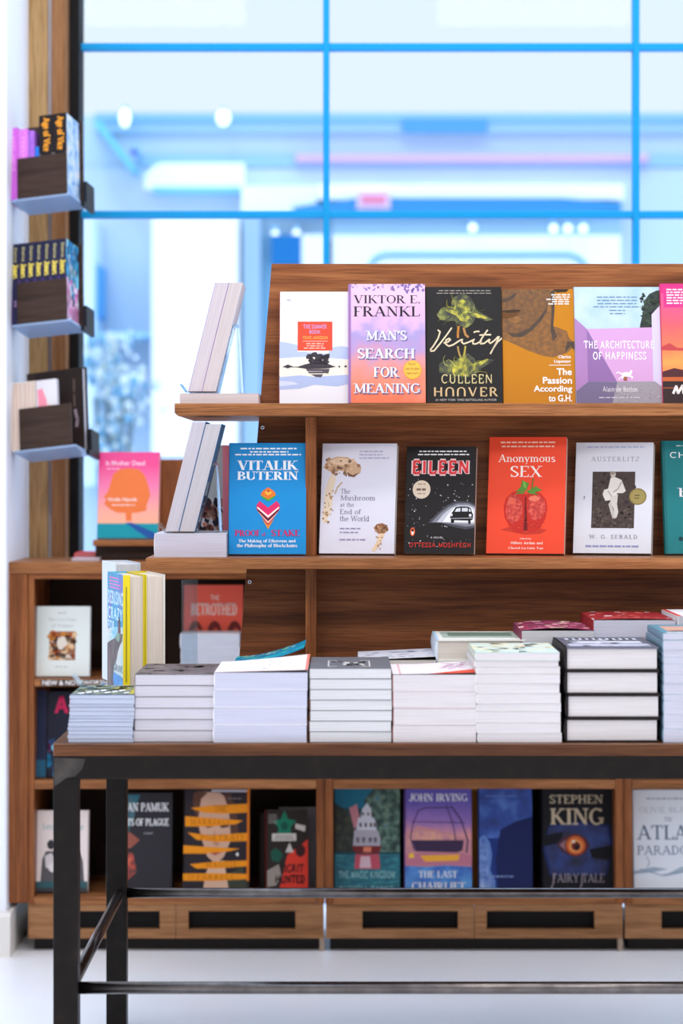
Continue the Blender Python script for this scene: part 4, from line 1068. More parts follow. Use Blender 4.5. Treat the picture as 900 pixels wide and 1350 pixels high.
def c_reef():
    A = Art(); A.rect(0, .0, 1, 1, (120, 134, 120)); A.specks(90, 0, 0, 1, 1, .12, [(96, 120, 116), (150, 160, 140), (70, 96, 110), (176, 170, 90)])
    for k in range(9): A.poly([(.08 + .1 * k, .8 - .09 * k % .3), (.16 + .1 * k, .7 - .09 * k % .3), (.2 + .1 * k, .82 - .09 * k % .3), (.13 + .1 * k, .9 - .09 * k % .3)], (236, 238, 240))
    A.rect(.9, 0, 1, 1, (206, 196, 60)); A.rect(0, .93, 1, 1, (70, 92, 110))
    return A
stack('the thin paperback stack at the table corner', 90, 175, 916, FR, 12, (170, 178, 196), h=.17, pages=(196, 204, 226), art=c_reef(), jit=.0012, skew=.003, tjit=.25, seed=3)
def c_dim():
    A = Art(); A.specks(60, 0, 0, 1, 1, .1, [(92, 84, 84), (128, 120, 120), (74, 66, 66)]); return A
stack('the six greyish paperbacks before the cliff hardback', 177, 282, 889, FR + .006, 6, (150, 144, 150), h=.21, pages=(214, 210, 220), art=c_dim(), topcolor=(104, 96, 98), skew=.002, seed=5)
def c_dots():
    A = Art(); A.rect(0, .96, 1, 1, (238, 214, 208)); A.specks(26, .12, .3, .8, .8, .02, [(70, 66, 72), (150, 140, 146)]); A.rect(.97, 0, 1, 1, (230, 130, 116)); return A
def l_dots(u, v): return .004 * u ** 1.5 + .009 * (1 - v) * u ** 1.2
stack('the four thick paperbacks under a curled white cover', 282, 405, 886, FR, 4, (234, 232, 238), h=.21, pages=(206, 208, 228), art=c_dots(), topcolor=(236, 233, 238), lift=l_dots, jit=.001, seed=8)
def c_orn2():
    A = Art()
    for u in (.23, .74): A.rect(u - .008, .34, u + .008, .84, (206, 204, 200))
    for v in (.34, .84): A.rect(.23, v - .012, .34, v + .012, (206, 204, 200)); A.rect(.63, v - .012, .74, v + .012, (206, 204, 200))
    r = random.Random(2)
    for k in range(16):
        u = r.uniform(.28, .68); v = r.uniform(.42, .74); A.oval(u, v, r.uniform(.02, .05), r.uniform(.03, .06), (54, 54, 58) if k % 3 else (216, 214, 208), 10, .3)
    return A
stack('the stack of seven paperbacks under a grey ornate cover', 408, 516, 881, FR + .002, 7, (150, 150, 154), h=.235, pages=(222, 223, 226), art=c_orn2(), topcolor=(104, 105, 112), jit=.0008, seed=11, spine_color=(70, 60, 62))
def c_bloom():
    A = Art(); A.rect(.1, .25, .6, .98, (232, 226, 238)); A.specks(22, .16, .4, .56, .8, .05, [(180, 168, 206), (204, 196, 222)]); A.specks(30, .6, .05, .98, .6, .06, [(206, 170, 190), (150, 96, 130), (226, 210, 226)]); A.poly([(.42, 1), (1, .7), (1, 1)], (226, 78, 50)); A.rect(.08, 0, .1, 1, (220, 170, 170)); return A
stack('the four paperbacks under a white and red cover', 518, 628, 889, FR + .001, 4, (206, 192, 194), h=.20, pages=(226, 219, 223), art=c_bloom(), topcolor=(232, 224, 230),
      lift=lambda u, v: .007 * max(0, u - .3) * (1 - .5 * v) + .0005, jit=.001, seed=14, spine_color=(150, 90, 92))
def c_pale():
    A = Art(); A.specks(60, 0, 0, 1, 1, .1, [(232, 226, 170), (190, 222, 224), (214, 226, 200), (226, 214, 190)]); A.rect(0, .95, 1, 1, (170, 218, 222)); return A
stack('the tall stack of paperbacks under a pale yellow cover', 629, 740, 860, FR, 10, (216, 214, 212), h=.21, pages=(228, 222, 226), art=c_pale(), topcolor=(206, 218, 206), jit=.0013, tjit=.3, seed=17, skew=-.004)
def c_glass():
    A = Art(); 
    A.rect(.12, .42, .9, .62, (206, 208, 222)); A.rect(.06, .68, .94, .9, (186, 190, 210))
    A.specks(40, .05, .1, .95, .95, .06, [(60, 60, 70), (214, 216, 226), (120, 124, 140)]); A.rect(.1, .14, .9, .3, (196, 200, 214)); 
    for k in range(10): A.rect(.14 + .075 * k, .15, .185 + .075 * k, .29, (44, 44, 52), k > 0)
    return A
stack('the stack of four hardbacks with black boards', 746, 869, 853, FR + .002, 4, (30, 24, 24), h=.232, pages=(226, 219, 219), hard=True, art=c_glass(), topcolor=(96, 98, 112), jit=.0016, seed=20, cat_='hardback', spine_color=(26, 20, 22), back=(26, 20, 22))
def c_kraft():
    A = Art(); A.rect(0, .93, 1, 1, (236, 232, 232)); A.rect(.1, .2, .95, .85, (206, 160, 140)); A.rect(.12, .72, .9, .82, (70, 66, 70)); A.rect(0, 0, .05, 1, (90, 140, 160)); return A
stack('the tall thin book stack beside the black board hardbacks', 874, 980, 834, FR, 11, (200, 206, 220), h=.2, pages=(208, 208, 224), art=c_kraft(), topcolor=(90, 140, 160), jit=.001, tjit=.45, seed=23, spine_color=(110, 140, 160))

# second row, close behind the first
BK = 4.035
def c_curl():
    A = Art(); A.specks(60, 0, 0, 1, 1, .1, [(0, 132, 170), (30, 176, 190), (70, 200, 170), (0, 100, 150)]); A.specks(26, .1, 0, .9, .3, .05, [(150, 214, 120), (220, 240, 230)]); return A
stack('the paperback stack topped by a curled blue green cover', 304, 400, 878, BK - .01, 3, (14, 138, 172), h=.2, art=c_curl(), topcolor=(14, 138, 172), lift=lambda u, v: .0005 + .03 * max(0, u) ** 1.7, seed=31, back=(10, 120, 150))
def c_ship():
    A = Art(); A.specks(30, .05, .1, .95, .9, .07, [(150, 150, 166), (110, 114, 136), (222, 222, 230)]); A.rect(0, .94, 1, 1, (232, 230, 234)); return A
stack('the stack behind the white and red cover', 473, 577, 870, BK, 4, (196, 190, 200), h=.19, pages=(228, 220, 214), art=c_ship(), topcolor=(204, 204, 214), lift=lambda u, v: .006 * u, seed=33)
def c_sage():
    A = Art(); A.rect(.08, .1, .96, .8, (168, 182, 172)); A.rect(.16, .2, .9, .6, (110, 128, 116)); A.rect(0, 0, .03, 1, (170, 200, 226)); return A
b_ = stack('the hardback stack under a sage green cover', 575, 692, 843, BK, 4, (222, 220, 206), h=.21, pages=(232, 224, 212), hard=True, art=c_sage(), topcolor=(226, 228, 222), seed=35, cat_='hardback', spine_color=(206, 220, 232), jit=.002)
def c_pinkfl():
    A = Art(); A.specks(90, 0, 0, 1, 1, .08, [(206, 60, 110), (236, 150, 180), (120, 30, 60), (240, 214, 190), (96, 60, 70)]); A.rect(0, .93, 1, .97, (90, 40, 56)); return A
stack('the stack under a pink and maroon cover', 686, 782, 831, BK, 5, (140, 60, 84), h=.21, pages=(212, 210, 214), art=c_pinkfl(), topcolor=(140, 60, 88), lift=lambda u, v: .004 * math.sin(math.pi * u), seed=37)
def c_red():
    A = Art(); A.specks(40, 0, 0, 1, .9, .07, [(190, 60, 56), (226, 120, 110), (240, 220, 220)]); A.rect(0, .88, 1, 1, (238, 234, 238)); return A
stack('the white paperback stack under a red cover', 782, 890, 817, BK + .006, 6, (214, 206, 214), h=.22, pages=(214, 213, 226), art=c_red(), topcolor=(150, 40, 46), seed=39, lift=lambda u, v: .002 * math.sin(math.pi * u))
stack('the back stack under a red edged white cover', 893, 985, 812, BK + .006, 6, (226, 224, 230), h=.2, art=Art().rect(0, 0, .06, 1, (214, 60, 60)), topcolor=(236, 234, 238), seed=41)

# ---------------------------------------------------------------- clear stands and the books they carry
def stand(label, x, y, z, lean, back, depth=.075, hh=.128, lip=.02, foot=.04, m=None):
    """bent clear sheet seen end-on: lip, floor, leaning front and a rear leg"""
    t = thing('acrylic_book_stand', label, 'book stand', (x, y, z), (0, 0, 0), 'clear book stands')
    m = m or ACRYLIC; k = .0022
    def strip(pts, nm):
        mb = MB()
        for (x0, z0), (x1, z1) in zip(pts, pts[1:]):
            dx, dz = x1 - x0, z1 - z0; q = math.hypot(dx, dz); nx, nz = -dz / q * k / 2, dx / q * k / 2
            mb.prism([(x0 - nx, z0 - nz), (x0 + nx, z0 + nz), (x1 + nx, z1 + nz), (x1 - nx, z1 - nz)], 0, depth, m)
        return mb.build(nm, t)
    ax = foot + hh * math.tan(lean)
    strip([(-lip * .75, lip), (-.003, .0035), (.004, .0013), (foot, .0013)], 'lip')
    strip([(foot, .0013), (ax - .004, hh - .006), (ax, hh - .001), (ax + .003, hh), (ax + .005, hh - .004)], 'front_rest')
    strip([(ax + .005, hh - .004), (ax + back, .0013)], 'rear_leg')
    return t

# upper tier, side facing the window wall: flat book, stand, two leaning books
LN = R(14)
fy = 4.30
ft = S(13.5, fy)
flat('thin white paperback lying flat at the end of the upper tier', X(289, fy), fy, uz1 + .0006 + ft, S(103, fy), .2, ft, (206, 190, 196), pages=(232, 218, 218), group='books at the ends of the tiers')
zf = uz1 + .0008 + ft
def side_book(label, pxl, py_foot, d, t, hgt, w, color, **k):
    """leaning against a stand, cover turned away from the viewer's centre, fore edge to the viewer"""
    z0 = Z(py_foot, d)
    return book(label, w, hgt, t, color, (X(pxl, d), d + w / 2, z0), (-LN, 0, R(-90)), shear=math.tan(LN), group='books at the ends of the tiers', **k)
stand('clear stand on the thin flat book at the upper tier end', X(246, fy), fy + .012, zf, LN, .012, .07, .124, .017, X(286, fy) - X(246, fy))
zz = HY + (H - zf - .003) * F / fy
tk = S(17.6, fy)
side_book('purple edged paperback leaning foremost on the upper clear stand', 248, zz, fy + .002, tk, .2, .13, (150, 60, 170), pages=(224, 210, 216))
side_book('pale paperback leaning behind the purple edged one on the upper clear stand', 248 + 18.3, zz, fy, tk * .98, .2, .13, (206, 204, 214), pages=(222, 208, 208))
# pale book further along the side of the upper tier
book('pale paperback standing against the side board of the upper tier', .13, .175, .012, (226, 224, 230), (X(345, 4.50), 4.50 + .065, uz1 + .0006 + .012 * math.sin(R(4))), (-R(4), 0, R(-90)), pages=PG_WHITE, group='books at the ends of the tiers')
# lower tier
ly = 4.27
t1 = S(31, ly)
flat('thick white paperback lying flat at the end of the lower tier', X(251, ly), ly, mz1 + .0006 + t1, S(95, ly), .2, t1, (222, 222, 232), pages=(216, 214, 230), group='books at the ends of the tiers')
zf2 = mz1 + .0008 + t1
stand('clear stand on the thick flat book at the lower tier end', X(217, ly), ly + .012, zf2, LN, .012, .07, .124, .017, X(257, ly) - X(217, ly))
zz = HY + (H - zf2 - .003) * F / ly
side_book('blue topped paperback leaning foremost on the lower clear stand', 217.5, zz, ly + .002, S(17.5, ly), .2, .14, (196, 184, 182), pages=(210, 204, 214), back=(40, 110, 160))
side_book('grey paged paperback leaning behind the blue topped one on the lower stand', 217.5 + 18.3, zz, ly, S(20.5, ly), .196, .14, (40, 96, 140), pages=(206, 200, 206))
def c_crowd():
    A = Art(); A.rect(0, 0, .82, .5, (196, 206, 206)); A.specks(90, 0, .5, .85, 1, .09, [(60, 46, 50), (196, 150, 130), (226, 196, 180), (150, 60, 60), (40, 40, 56), (220, 120, 100)]); A.rect(.84, 0, 1, .8, (250, 150, 170)); A.rect(.84, .8, 1, 1, (214, 214, 230)); return A
book('pink edged cover with a crowd photograph behind the lower leaning books', .078, .2, .014, (206, 206, 212), lean_loc(X(275, 4.52), 4.52, mz1, .014, R(6)), (-R(6), 0, R(4)), art=c_crowd(), spine_color=(236, 120, 150), group='books at the ends of the tiers')

# ---------------------------------------------------------------- hardbacks standing behind the corner stacks
sy = 4.07
low_t = .052
flat('flat thick paperback hidden under the upright cliff cover hardback', X(200, sy), sy - .03, tz + .0004 + low_t, .16, .2, low_t, (190, 190, 200), pages=(214, 212, 222), group='books at the ends of the tiers')
zs = tz + .0006 + low_t
def c_cliff():
    A = Art()
    A.tex([(0, .5), (1, .5), (1, 0), (0, 0)], [(.3, (20, 130, 170)), (.5, (40, 150, 200)), (.6, (90, 110, 190)), (.72, (170, 90, 170))], 14)
    A.tex([(0, 1), (1, 1), (1, .44), (.4, .46), (0, .5)], [(.35, (110, 190, 220)), (.55, (206, 208, 204)), (.7, (236, 222, 214))], 14)
    A.lines(.12, .035, .85, 4, .028, (236, 120, 190), .013, 'l', 4)
    WH = (206, 238, 250)
    for s_, v0, v1, u1 in (('DEBUSING', .15, .27, .97), ('CRAZY', .29, .4, .93), ('FOR', .41, .5, .45), ('YOU', .52, .6, .45)):
        A.text(s_, .04, v0, u1, v1, WH, 'plain', .2, .16, .04)
    A.tex([(0, 1), (0, .62), (.2, .59), (.5, .55), (.62, .5), (.95, .5), (.92, .56), (.78, .6), (.66, .66), (.56, .74), (.42, .8), (.36, .88), (.46, .94), (.54, 1)], [(.36, (50, 36, 38)), (.52, (86, 60, 58)), (.66, (126, 98, 86))], 50, (1, 1, .4))
    A.tex([(.5, .56), (.62, .5), (.84, .5), (.72, .58)], [(.4, (80, 120, 100)), (.6, (130, 160, 140))], 60)
    A.poly([(.66, .5), (.68, .41), (.74, .37), (.8, .41), (.82, .5)], (104, 58, 66)); A.poly([(.66, .41), (.74, .36), (.82, .41)], (66, 40, 52))
    A.tex([(.44, 1), (.36, .9), (.4, .85), (1, .87), (1, 1)], [(.36, (20, 100, 180)), (.6, (60, 150, 214))], 40)
    A.text('GRUNE', .42, .77, .95, .83, (110, 130, 140), 'plain', .12, .1)
    return A
def jacketed(label, x, y, t, w, hgt, yaw, cover, art, edge, pages, mark=True, **k):
    b = book(label, w, hgt, t, cover, (x, y, zs), (0, 0, R(yaw)), hard=True, art=art, pages=pages, back=edge, group='books at the ends of the tiers', **k)
    return b
# front covers look away past the table corner, fore edges to the viewer
yw = -74
def at(px, d): return X(px, d)
# corner positions run along the covers' thickness direction
YE = (206, 186, 30)
ca, sa = math.cos(R(yw)), math.sin(R(yw))
def place(px_fore, d_fore, w):
    """location whose front fore edge corner is at the given point"""
    return (X(px_fore, d_fore) - ca * w / 2, d_fore - sa * w / 2)
w_ = .148
x0, y0 = place(163, 4.06, w_)
b1 = jacketed('upright hardback with a cliff picture on its cover and a yellow edge', x0, y0, .036, w_, .2, yw, (90, 170, 200), c_cliff(), YE, (230, 216, 202))
eb = MB(); eb.box(w_ / 2 - .0005, w_ / 2 + .0022, -.0012, .0105, 0, .2, mat((228, 206, 34))); eb.box(w_ / 2 + .0022, w_ / 2 + .0026, .003, .0052, .02, .18, mat((150, 134, 30)))
eb.build('jacket_edge', b1)
nx, ny = -sa, ca        # thickness direction
x1, y1 = x0 + nx * .0368, y0 + ny * .0368
b2 = jacketed('second upright hardback, behind the cliff cover, with thin yellow edge line', x1, y1, .034, w_, .2, yw, YE, None, (220, 214, 206), (230, 216, 202))
x2, y2 = place(152, 4.25, .13)
b3 = jacketed('grey white hardback standing upright behind the cliff cover hardback', x2, y2, .045, .13, .213, yw, (214, 220, 224), None, (196, 206, 214), (222, 220, 222), spine_color=(200, 208, 214))
stand('clear stand rising behind the upright hardbacks on the table', X(108, 4.0), 3.985, Z(906, 3.99), R(3), .01, .05, .004, .02, .03)
t_ = thing('acrylic_sign_holder', 'clear bent sheet standing upright behind the cliff cover hardbacks', 'holder', (X(239, 4.2), 4.2, zs - .02), (0, 0, R(-24)), group='clear book stands')
mb = MB(); mb.prism([(0, 0), (.0018, 0), (.0018, .205), (0, .205)], 0, .058, ACRYLIC); mb.build('front_rest', t_)
mb = MB(); mb.box(0, .05, .0, .058, -.006, -.0004, ACRYLIC); mb.build('foot_plate', t_)
flat('small pale paperback lying flat behind the six greyish paperbacks', X(258, 4.12), 4.12, zs - .0266, .07, .12, .012, (216, 222, 228), pages=PG_WHITE, group='books at the ends of the tiers')
# ---------------------------------------------------------------- books in the low bookcase
GC = 'books in the low bookcases'
BD = bc + .035
AC = R(7)
def cased(label, px0, px1, py0, t, color, art=None, zshelf=None, hard=True, d=BD, yaw=0, al=AC, **k):
    zsf = (BOT[1] if zshelf is None else zshelf)
    w = S(px1 - px0, d); h = (H - (py0 - HY) * (d + .02) / F - zsf) / math.cos(al)
    return book(label, w, h, t, color, lean_loc(X((px0 + px1) / 2, d), d, zsf + .0003, t, al), (-al, 0, R(yaw)), art=art, hard=hard, group=GC, **k)
def c_two():
    A = Art()
    A.text('Improvise', .14, .16, .92, .26, (120, 170, 170), 'plain', .1, .08)
    for cx, f in ((.3, 1), (.74, -1)):
        A.oval(cx, .42, .08, .06, (52, 50, 54)); A.poly([(cx - .17, .6), (cx - .1, .5), (cx + .1, .5), (cx + .17, .62), (cx + .2, .88), (cx - .2, .88)], (90, 86, 90))
        A.poly([(cx - .12, .56), (cx, .52), (cx + .14 * f, .62), (cx + .06, .74), (cx - .1, .7)], (214, 206, 206)); A.oval(cx + .05 * f, .7, .1, .06, (232, 226, 226))
    A.rect(0, .87, 1, .95, (50, 92, 100)); A.rect(0, .95, 1, 1, (60, 60, 66))
    return A
cased('pale cover with two seated figures in the bay beside the white column', 46, 115, 1071, .03, (240, 226, 222), c_two(), spine_color=(200, 190, 186))
def c_plague():
    A = Art()
    A.poly([(0, .02), (.5, .02), (.4, .2), (.2, .3), (0, .4)], (50, 110, 126)); A.tex([(0, .5), (.3, .46), (.42, .22), (.4, .05), (0, .05)], [(.34, (44, 50, 60)), (.5, (44, 90, 104)), (.68, (80, 130, 138))], 30)
    A.poly([(0, .45), (.35, .4), (.5, .48), (.36, .56), (0, .6)], (150, 84, 70)); A.tex([(0, .9), (.3, .9), (.46, .8), (.4, .62), (.2, .56), (0, .58)], [(.36, (54, 42, 44)), (.5, (150, 54, 44)), (.6, (200, 80, 56)), (.72, (216, 130, 100))], 60)
    A.text('ORHAN PAMUK', .04, .1, .95, .19, W_, T=.24, t=.1); A.text('NIGHTS OF PLAGUE', .06, .26, .95, .335, W_, T=.24, t=.1); A.text('a novel', .56, .395, .7, .42, (206, 206, 210), T=.1)
    return A
cased('dark grey cover with white capitals behind the rear table leg', 141, 226, 1049, .04, (44, 42, 48), c_plague(), spine_color=(206, 200, 196))
def c_ribbon():
    A = Art()
    A.poly([(.2, .08), (.3, .03), (.55, .04), (.66, .1), (.7, .3), (.72, .5), (.62, .66), (.5, .74), (.36, .66), (.28, .5), (.2, .3)], (206, 164, 140))
    A.poly([(.14, .05), (.22, .02), (.36, .04), (.26, .1), (.22, .3), (.14, .2)], (96, 60, 46)); A.poly([(.6, .05), (.7, .04), (.8, .2), (.84, .44), (.74, .5), (.7, .24)], (86, 56, 46))
    A.poly([(.3, .36), (.42, .335), (.46, .37), (.36, .385)], (70, 44, 40)); A.poly([(.54, .36), (.66, .335), (.7, .37), (.58, .385)], (70, 44, 40)); A.oval(.39, .362, .03, .014, (30, 24, 26)); A.oval(.61, .362, .03, .014, (30, 24, 26))
    A.poly([(.47, .4), (.5, .52), (.56, .54), (.5, .56), (.45, .53)], (180, 130, 108)); A.poly([(.38, .62), (.48, .6), (.58, .62), (.48, .65)], (176, 70, 60))
    A.poly([(.4, .72), (.62, .7), (.66, .86), (.7, 1), (.3, 1), (.34, .84)], (214, 176, 150)); A.poly([(.66, .84), (.9, .76), (1, 1), (.7, 1)], (60, 66, 52)); A.poly([(.0, .9), (.34, .82), (.3, 1), (0, 1)], (40, 34, 40)); A.oval(.82, .64, .02, .018, (230, 226, 220))
    OR = (238, 146, 18)
    for p in ([(.1, .19), (.4, .165), (.97, .145), (.98, .23), (.6, .245), (.3, .235)], [(.02, .27), (.5, .29), (.9, .31), (.8, .345), (.4, .37), (.02, .37)], [(.06, .43), (.4, .455), (.97, .43), (.97, .51), (.5, .52), (.2, .5)],
              [(.0, .555), (.4, .57), (.86, .585), (.7, .61), (.3, .635), (.0, .635)], [(.1, .74), (.5, .71), (.98, .7), (.98, .755), (.5, .78), (.2, .78)], [(.0, .83), (.5, .825), (.98, .83), (.98, .88), (.5, .9), (.0, .9)]):
        A.poly(p, OR)
    K = (160, 84, 16)
    A.text('THE', .46, .165, .66, .225, K, T=.1); A.text('MARRIAGE', .1, .295, .72, .35, K, T=.1, track=.2); A.text('PORTRAIT', .26, .45, .92, .505, K, T=.1, track=.2)
    A.text('MAGGIE', .34, .715, .82, .765, K, T=.1, track=.2); A.text("O'FARRELL", .08, .84, .78, .885, K, T=.1, track=.2)
    A.rect(.965, 0, 1, .9, (226, 120, 20)); A.rect(.42, .01, .96, .03, (200, 196, 206)); A.lines(.64, .09, .9, 1, .02, (130, 120, 120), .01)
    return A
cased('dark cover of a face crossed by torn orange strips', 241, 328, 1044, .045, (42, 34, 40), c_ribbon(), yaw=-2)
def c_star():
    A = Art()
    A.poly([(.32, .95), (.5, .56), (.62, .5), (.78, .46), (1, .36), (1, 1), (.34, 1)], (224, 60, 44)); A.oval(.82, .5, .12, .075, (60, 26, 30)); A.poly([(.46, .52), (.56, .4), (.66, .52)], (206, 200, 190))
    pts = []
    for k in range(10):
        q = .3 if k % 2 == 0 else .15; an = math.pi / 2 + k * math.pi / 5
        pts.append((.44 + q * math.cos(an), .19 - q * .62 * math.sin(an)))
    A.poly(pts, (24, 120, 92)); A.oval(.44, .2, .09, .05, (16, 84, 70))
    A.rect(.14, .29, .72, .38, (214, 206, 196)); A.lines(.18, .315, .68, 2, .03, (120, 110, 106), .016); A.poly([(.7, .17), (.95, .2), (.93, .27), (.7, .23)], (206, 200, 190))
    A.lines(.06, .06, .3, 4, .03, (150, 140, 134), .013, 'l'); A.poly([(.1, .52), (.2, .46), (.34, .5), (.4, .56), (.3, .64), (.14, .62)], (28, 84, 66)); A.poly([(.02, .74), (.3, .66), (.36, .8), (.24, .92), (.02, .94)], (150, 140, 130))
    A.text('SIGRIT', .34, .66, .9, .77, (52, 20, 24), 'plain', .2, .17); A.text('HUNTED', .22, .79, .92, .9, (34, 16, 20), 'plain', .24, .2)
    return A
cased('red and black cover with a green star near the bay divider', 351, 406, 1070, .03, (44, 36, 32), c_star(), yaw=3, spine_color=(96, 30, 26))
cased('grey edged hardback close behind the green star cover', 368, 416, 1066, .02, (150, 150, 156), None, d=BD + .06)
cased('dark brown hardback leaning behind the green star cover', 342, 392, 1074, .02, (40, 24, 20), None, d=BD + .055)
def c_boat():
    A = Art()
    A.rect(0, 0, 1, .2, (30, 110, 136)); A.tex([(.3, .62), (1, .62), (1, 0), (.62, 0), (.45, .12), (.5, .3)], [(.36, (30, 48, 46)), (.5, (60, 92, 80)), (.6, (104, 130, 110)), (.7, (60, 110, 130))], 60)
    A.tex([(0, .62), (.34, .62), (.3, .36), (.18, .22), (0, .15)], [(.36, (18, 24, 24)), (.55, (40, 48, 36)), (.7, (70, 72, 44))], 60); A.poly([(.22, .2), (.34, .16), (.4, .34), (.3, .4)], (196, 130, 140))
    W2 = (206, 206, 216)
    A.poly([(.42, .21), (.5, .15), (.56, .21), (.57, .3), (.4, .3)], W2); A.poly([(.36, .29), (.6, .29), (.64, .35), (.64, .42), (.33, .42)], W2); A.poly([(.3, .41), (.66, .41), (.7, .48), (.7, .58), (.28, .58)], (176, 170, 180))
    for u in (.42, .5, .56): A.rect(u, .24, u + .03, .27, (70, 60, 70), True)
    for u in (.38, .46, .54, .6): A.rect(u, .34, u + .035, .38, (80, 60, 66), True)
    for u in (.33, .42, .52, .6): A.rect(u, .48, u + .05, .53, (70, 40, 44), True)
    A.poly([(.26, .56), (.72, .56), (.68, .63), (.32, .63)], (120, 40, 40)); A.rect(.44, .57, .56, .62, (226, 130, 100))
    A.tex([(0, 1), (1, 1), (1, .64), (0, .64)], [(.36, (8, 84, 100)), (.55, (18, 108, 122)), (.7, (60, 140, 146))], 40, (1, 1, 3)); A.poly([(.32, .64), (.68, .64), (.7, .78), (.3, .78)], (190, 80, 96)); A.poly([(.4, .66), (.54, .66), (.56, .77), (.38, .77)], (214, 180, 190))
    A.text('THE MAGIC KINGDOM', .06, .8, .92, .87, (150, 196, 196), 'plain', .15, .12, .06); A.text('RUSSELL BANKS', .08, .94, .9, 1 - .01, (140, 190, 190), 'plain', .15, .12, .06)
    return A
cased('teal cover with a white riverboat reflected on green water', 441, 527, 1041, .03, (24, 70, 78), c_boat(), spine_color=(16, 40, 44))
def c_chair():
    A = Art()
    A.poly([(0, .44), (.2, .36), (.5, .4), (.9, .48), (1, .5), (1, .7), (0, .72)], (206, 140, 146)); A.tex([(.02, .56), (.7, .56), (.74, .46), (.5, .42), (.2, .4), (.04, .44)], [(.36, (196, 132, 150)), (.55, (226, 160, 140)), (.7, (240, 184, 140))], 40)
    A.poly([(0, .64), (.3, .62), (.9, .63), (1, .66), (1, .74), (0, .75)], (196, 120, 140)); A.poly([(.05, .64), (.12, .62), (.14, .67), (.06, .68)], (246, 196, 70)); A.poly([(.22, .65), (.82, .64), (.8, .7), (.3, .71)], (246, 176, 60))
    A.tex([(0, 1), (1, 1), (1, .76), (.6, .745), (.3, .76), (0, .75)], [(.36, (50, 100, 184)), (.6, (84, 150, 214))], 30)
    K = (72, 52, 96)
    A.poly([(.1, .5), (.88, .5), (.86, .6), (.78, .62), (.16, .61)], (64, 46, 76)); A.line([(.14, .6), (.08, .48), (.12, .34), (.2, .21), (.3, .185), (.7, .18)], .016, K); A.line([(.62, .16), (.72, .34), (.76, .5)], .016, K); A.line([(.7, .17), (.84, .3), (.94, .5), (.92, .62)], .022, K); A.line([(.1, .32), (.9, .33)], .012, K)
    A.text('JOHN IRVING', .06, .045, .94, .12, W_, T=.2, t=.07); A.text('THE LAST', .2, .8, .78, .865, W_, T=.2, t=.07); A.text('CHAIRLIFT', .1, .91, .9, .985, W_, T=.2, t=.07)
    return A
m_chair = gradient('dusk_print', [(0, (62, 120, 196)), (.25, (206, 130, 140)), (.5, (226, 150, 150)), (.62, (150, 110, 180)), (.8, (92, 76, 170)), (1, (84, 70, 170))], .25, 'Z', .2, 16)
cased('purple dusk cover with a hanging chairlift', 534, 622, 1044, .04, m_chair, c_chair(), back=(200, 110, 30), spine_color=(120, 90, 160))
cased('orange gold hardback peeping out behind the chairlift cover', 546, 630, 1041, .02, (206, 130, 24), Art().rect(.0, 0, 1, .03, (246, 190, 60)), d=BD + .075, spine_color=(90, 50, 20))
def c_bluef():
    A = Art()
    A.tex([(0, .5), (1, .5), (1, 0), (0, 0)], [(.34, (22, 44, 108)), (.5, (36, 72, 156)), (.68, (84, 124, 200))], 18); A.poly([(.4, .42), (.7, .34), (1, .3), (1, 1), (.36, 1), (.3, .7)], (22, 34, 84))
    A.poly([(0, .5), (.1, .47), (.2, .54), (.24, .66), (.2, .8), (.3, .9), (.3, 1), (0, 1)], (96, 132, 196)); A.tex([(0, .52), (.1, .5), (.18, .6), (.16, .8), (.24, .92), (.22, 1), (0, 1)], [(.36, (70, 104, 176)), (.55, (120, 150, 206)), (.7, (160, 180, 220))], 50)
    A.lines(.05, .1, .8, 1, .03, (90, 120, 180), .012); A.lines(.1, .85, .7, 1, .03, (120, 140, 190), .016); A.items = [i for i in A.items]; return A
cased('dark blue cover with a pale figure at one edge, beside the eye cover', 632, 702, 1038, .035, (30, 52, 124), c_bluef(), spine_color=(40, 60, 120))
def c_eye():
    A = Art()
    A.poly([(.1, .4), (.5, .36), (.95, .4), (1, .6), (.9, .86), (.1, .86), (0, .6)], (22, 36, 84)); A.tex([(.1, .42), (.5, .38), (.92, .42), (.96, .6), (.88, .84), (.12, .84), (.04, .6)], [(.34, (14, 18, 40)), (.5, (24, 40, 96)), (.68, (36, 62, 128))], 22)
    A.poly([(.0, .5), (.3, .46), (.26, .56), (0, .6)], (12, 13, 22)); A.poly([(.66, .62), (1, .58), (1, .72), (.7, .7)], (12, 13, 20))
    A.poly([(.2, .58), (.3, .5), (.48, .475), (.62, .52), (.68, .585), (.6, .66), (.44, .685), (.28, .65)], (74, 44, 60)); A.poly([(.24, .58), (.36, .52), (.5, .505), (.6, .55), (.63, .59), (.5, .66), (.34, .64)], (150, 110, 120))
    A.oval(.47, .585, .155, .098, (128, 50, 30)); A.oval(.47, .585, .13, .082, (214, 106, 50)); A.oval(.47, .59, .09, .057, (240, 160, 90)); A.oval(.475, .592, .065, .042, (110, 34, 26)); A.oval(.49, .6, .035, .022, (26, 14, 16)); A.oval(.44, .55, .025, .014, (250, 226, 200))
    GD = (206, 188, 158)
    A.text('STEPHEN', .11, .125, .86, .205, GD, T=.17, t=.09); A.text('KING', .12, .245, .87, .4, GD, T=.19, t=.09); A.text('FAIRY TALE', .14, .84, .87, .92, (150, 140, 150), T=.15, t=.08); A.line([(.17, .84), (.15, .93), (.12, .98)], .016, (150, 140, 150)); A.line([(.56, .84), (.55, .93), (.53, .97)], .016, (150, 140, 150))
    return A
cased('black hardback cover with gold capitals over an orange eye', 715, 809, 1034, .045, (18, 17, 24), c_eye())
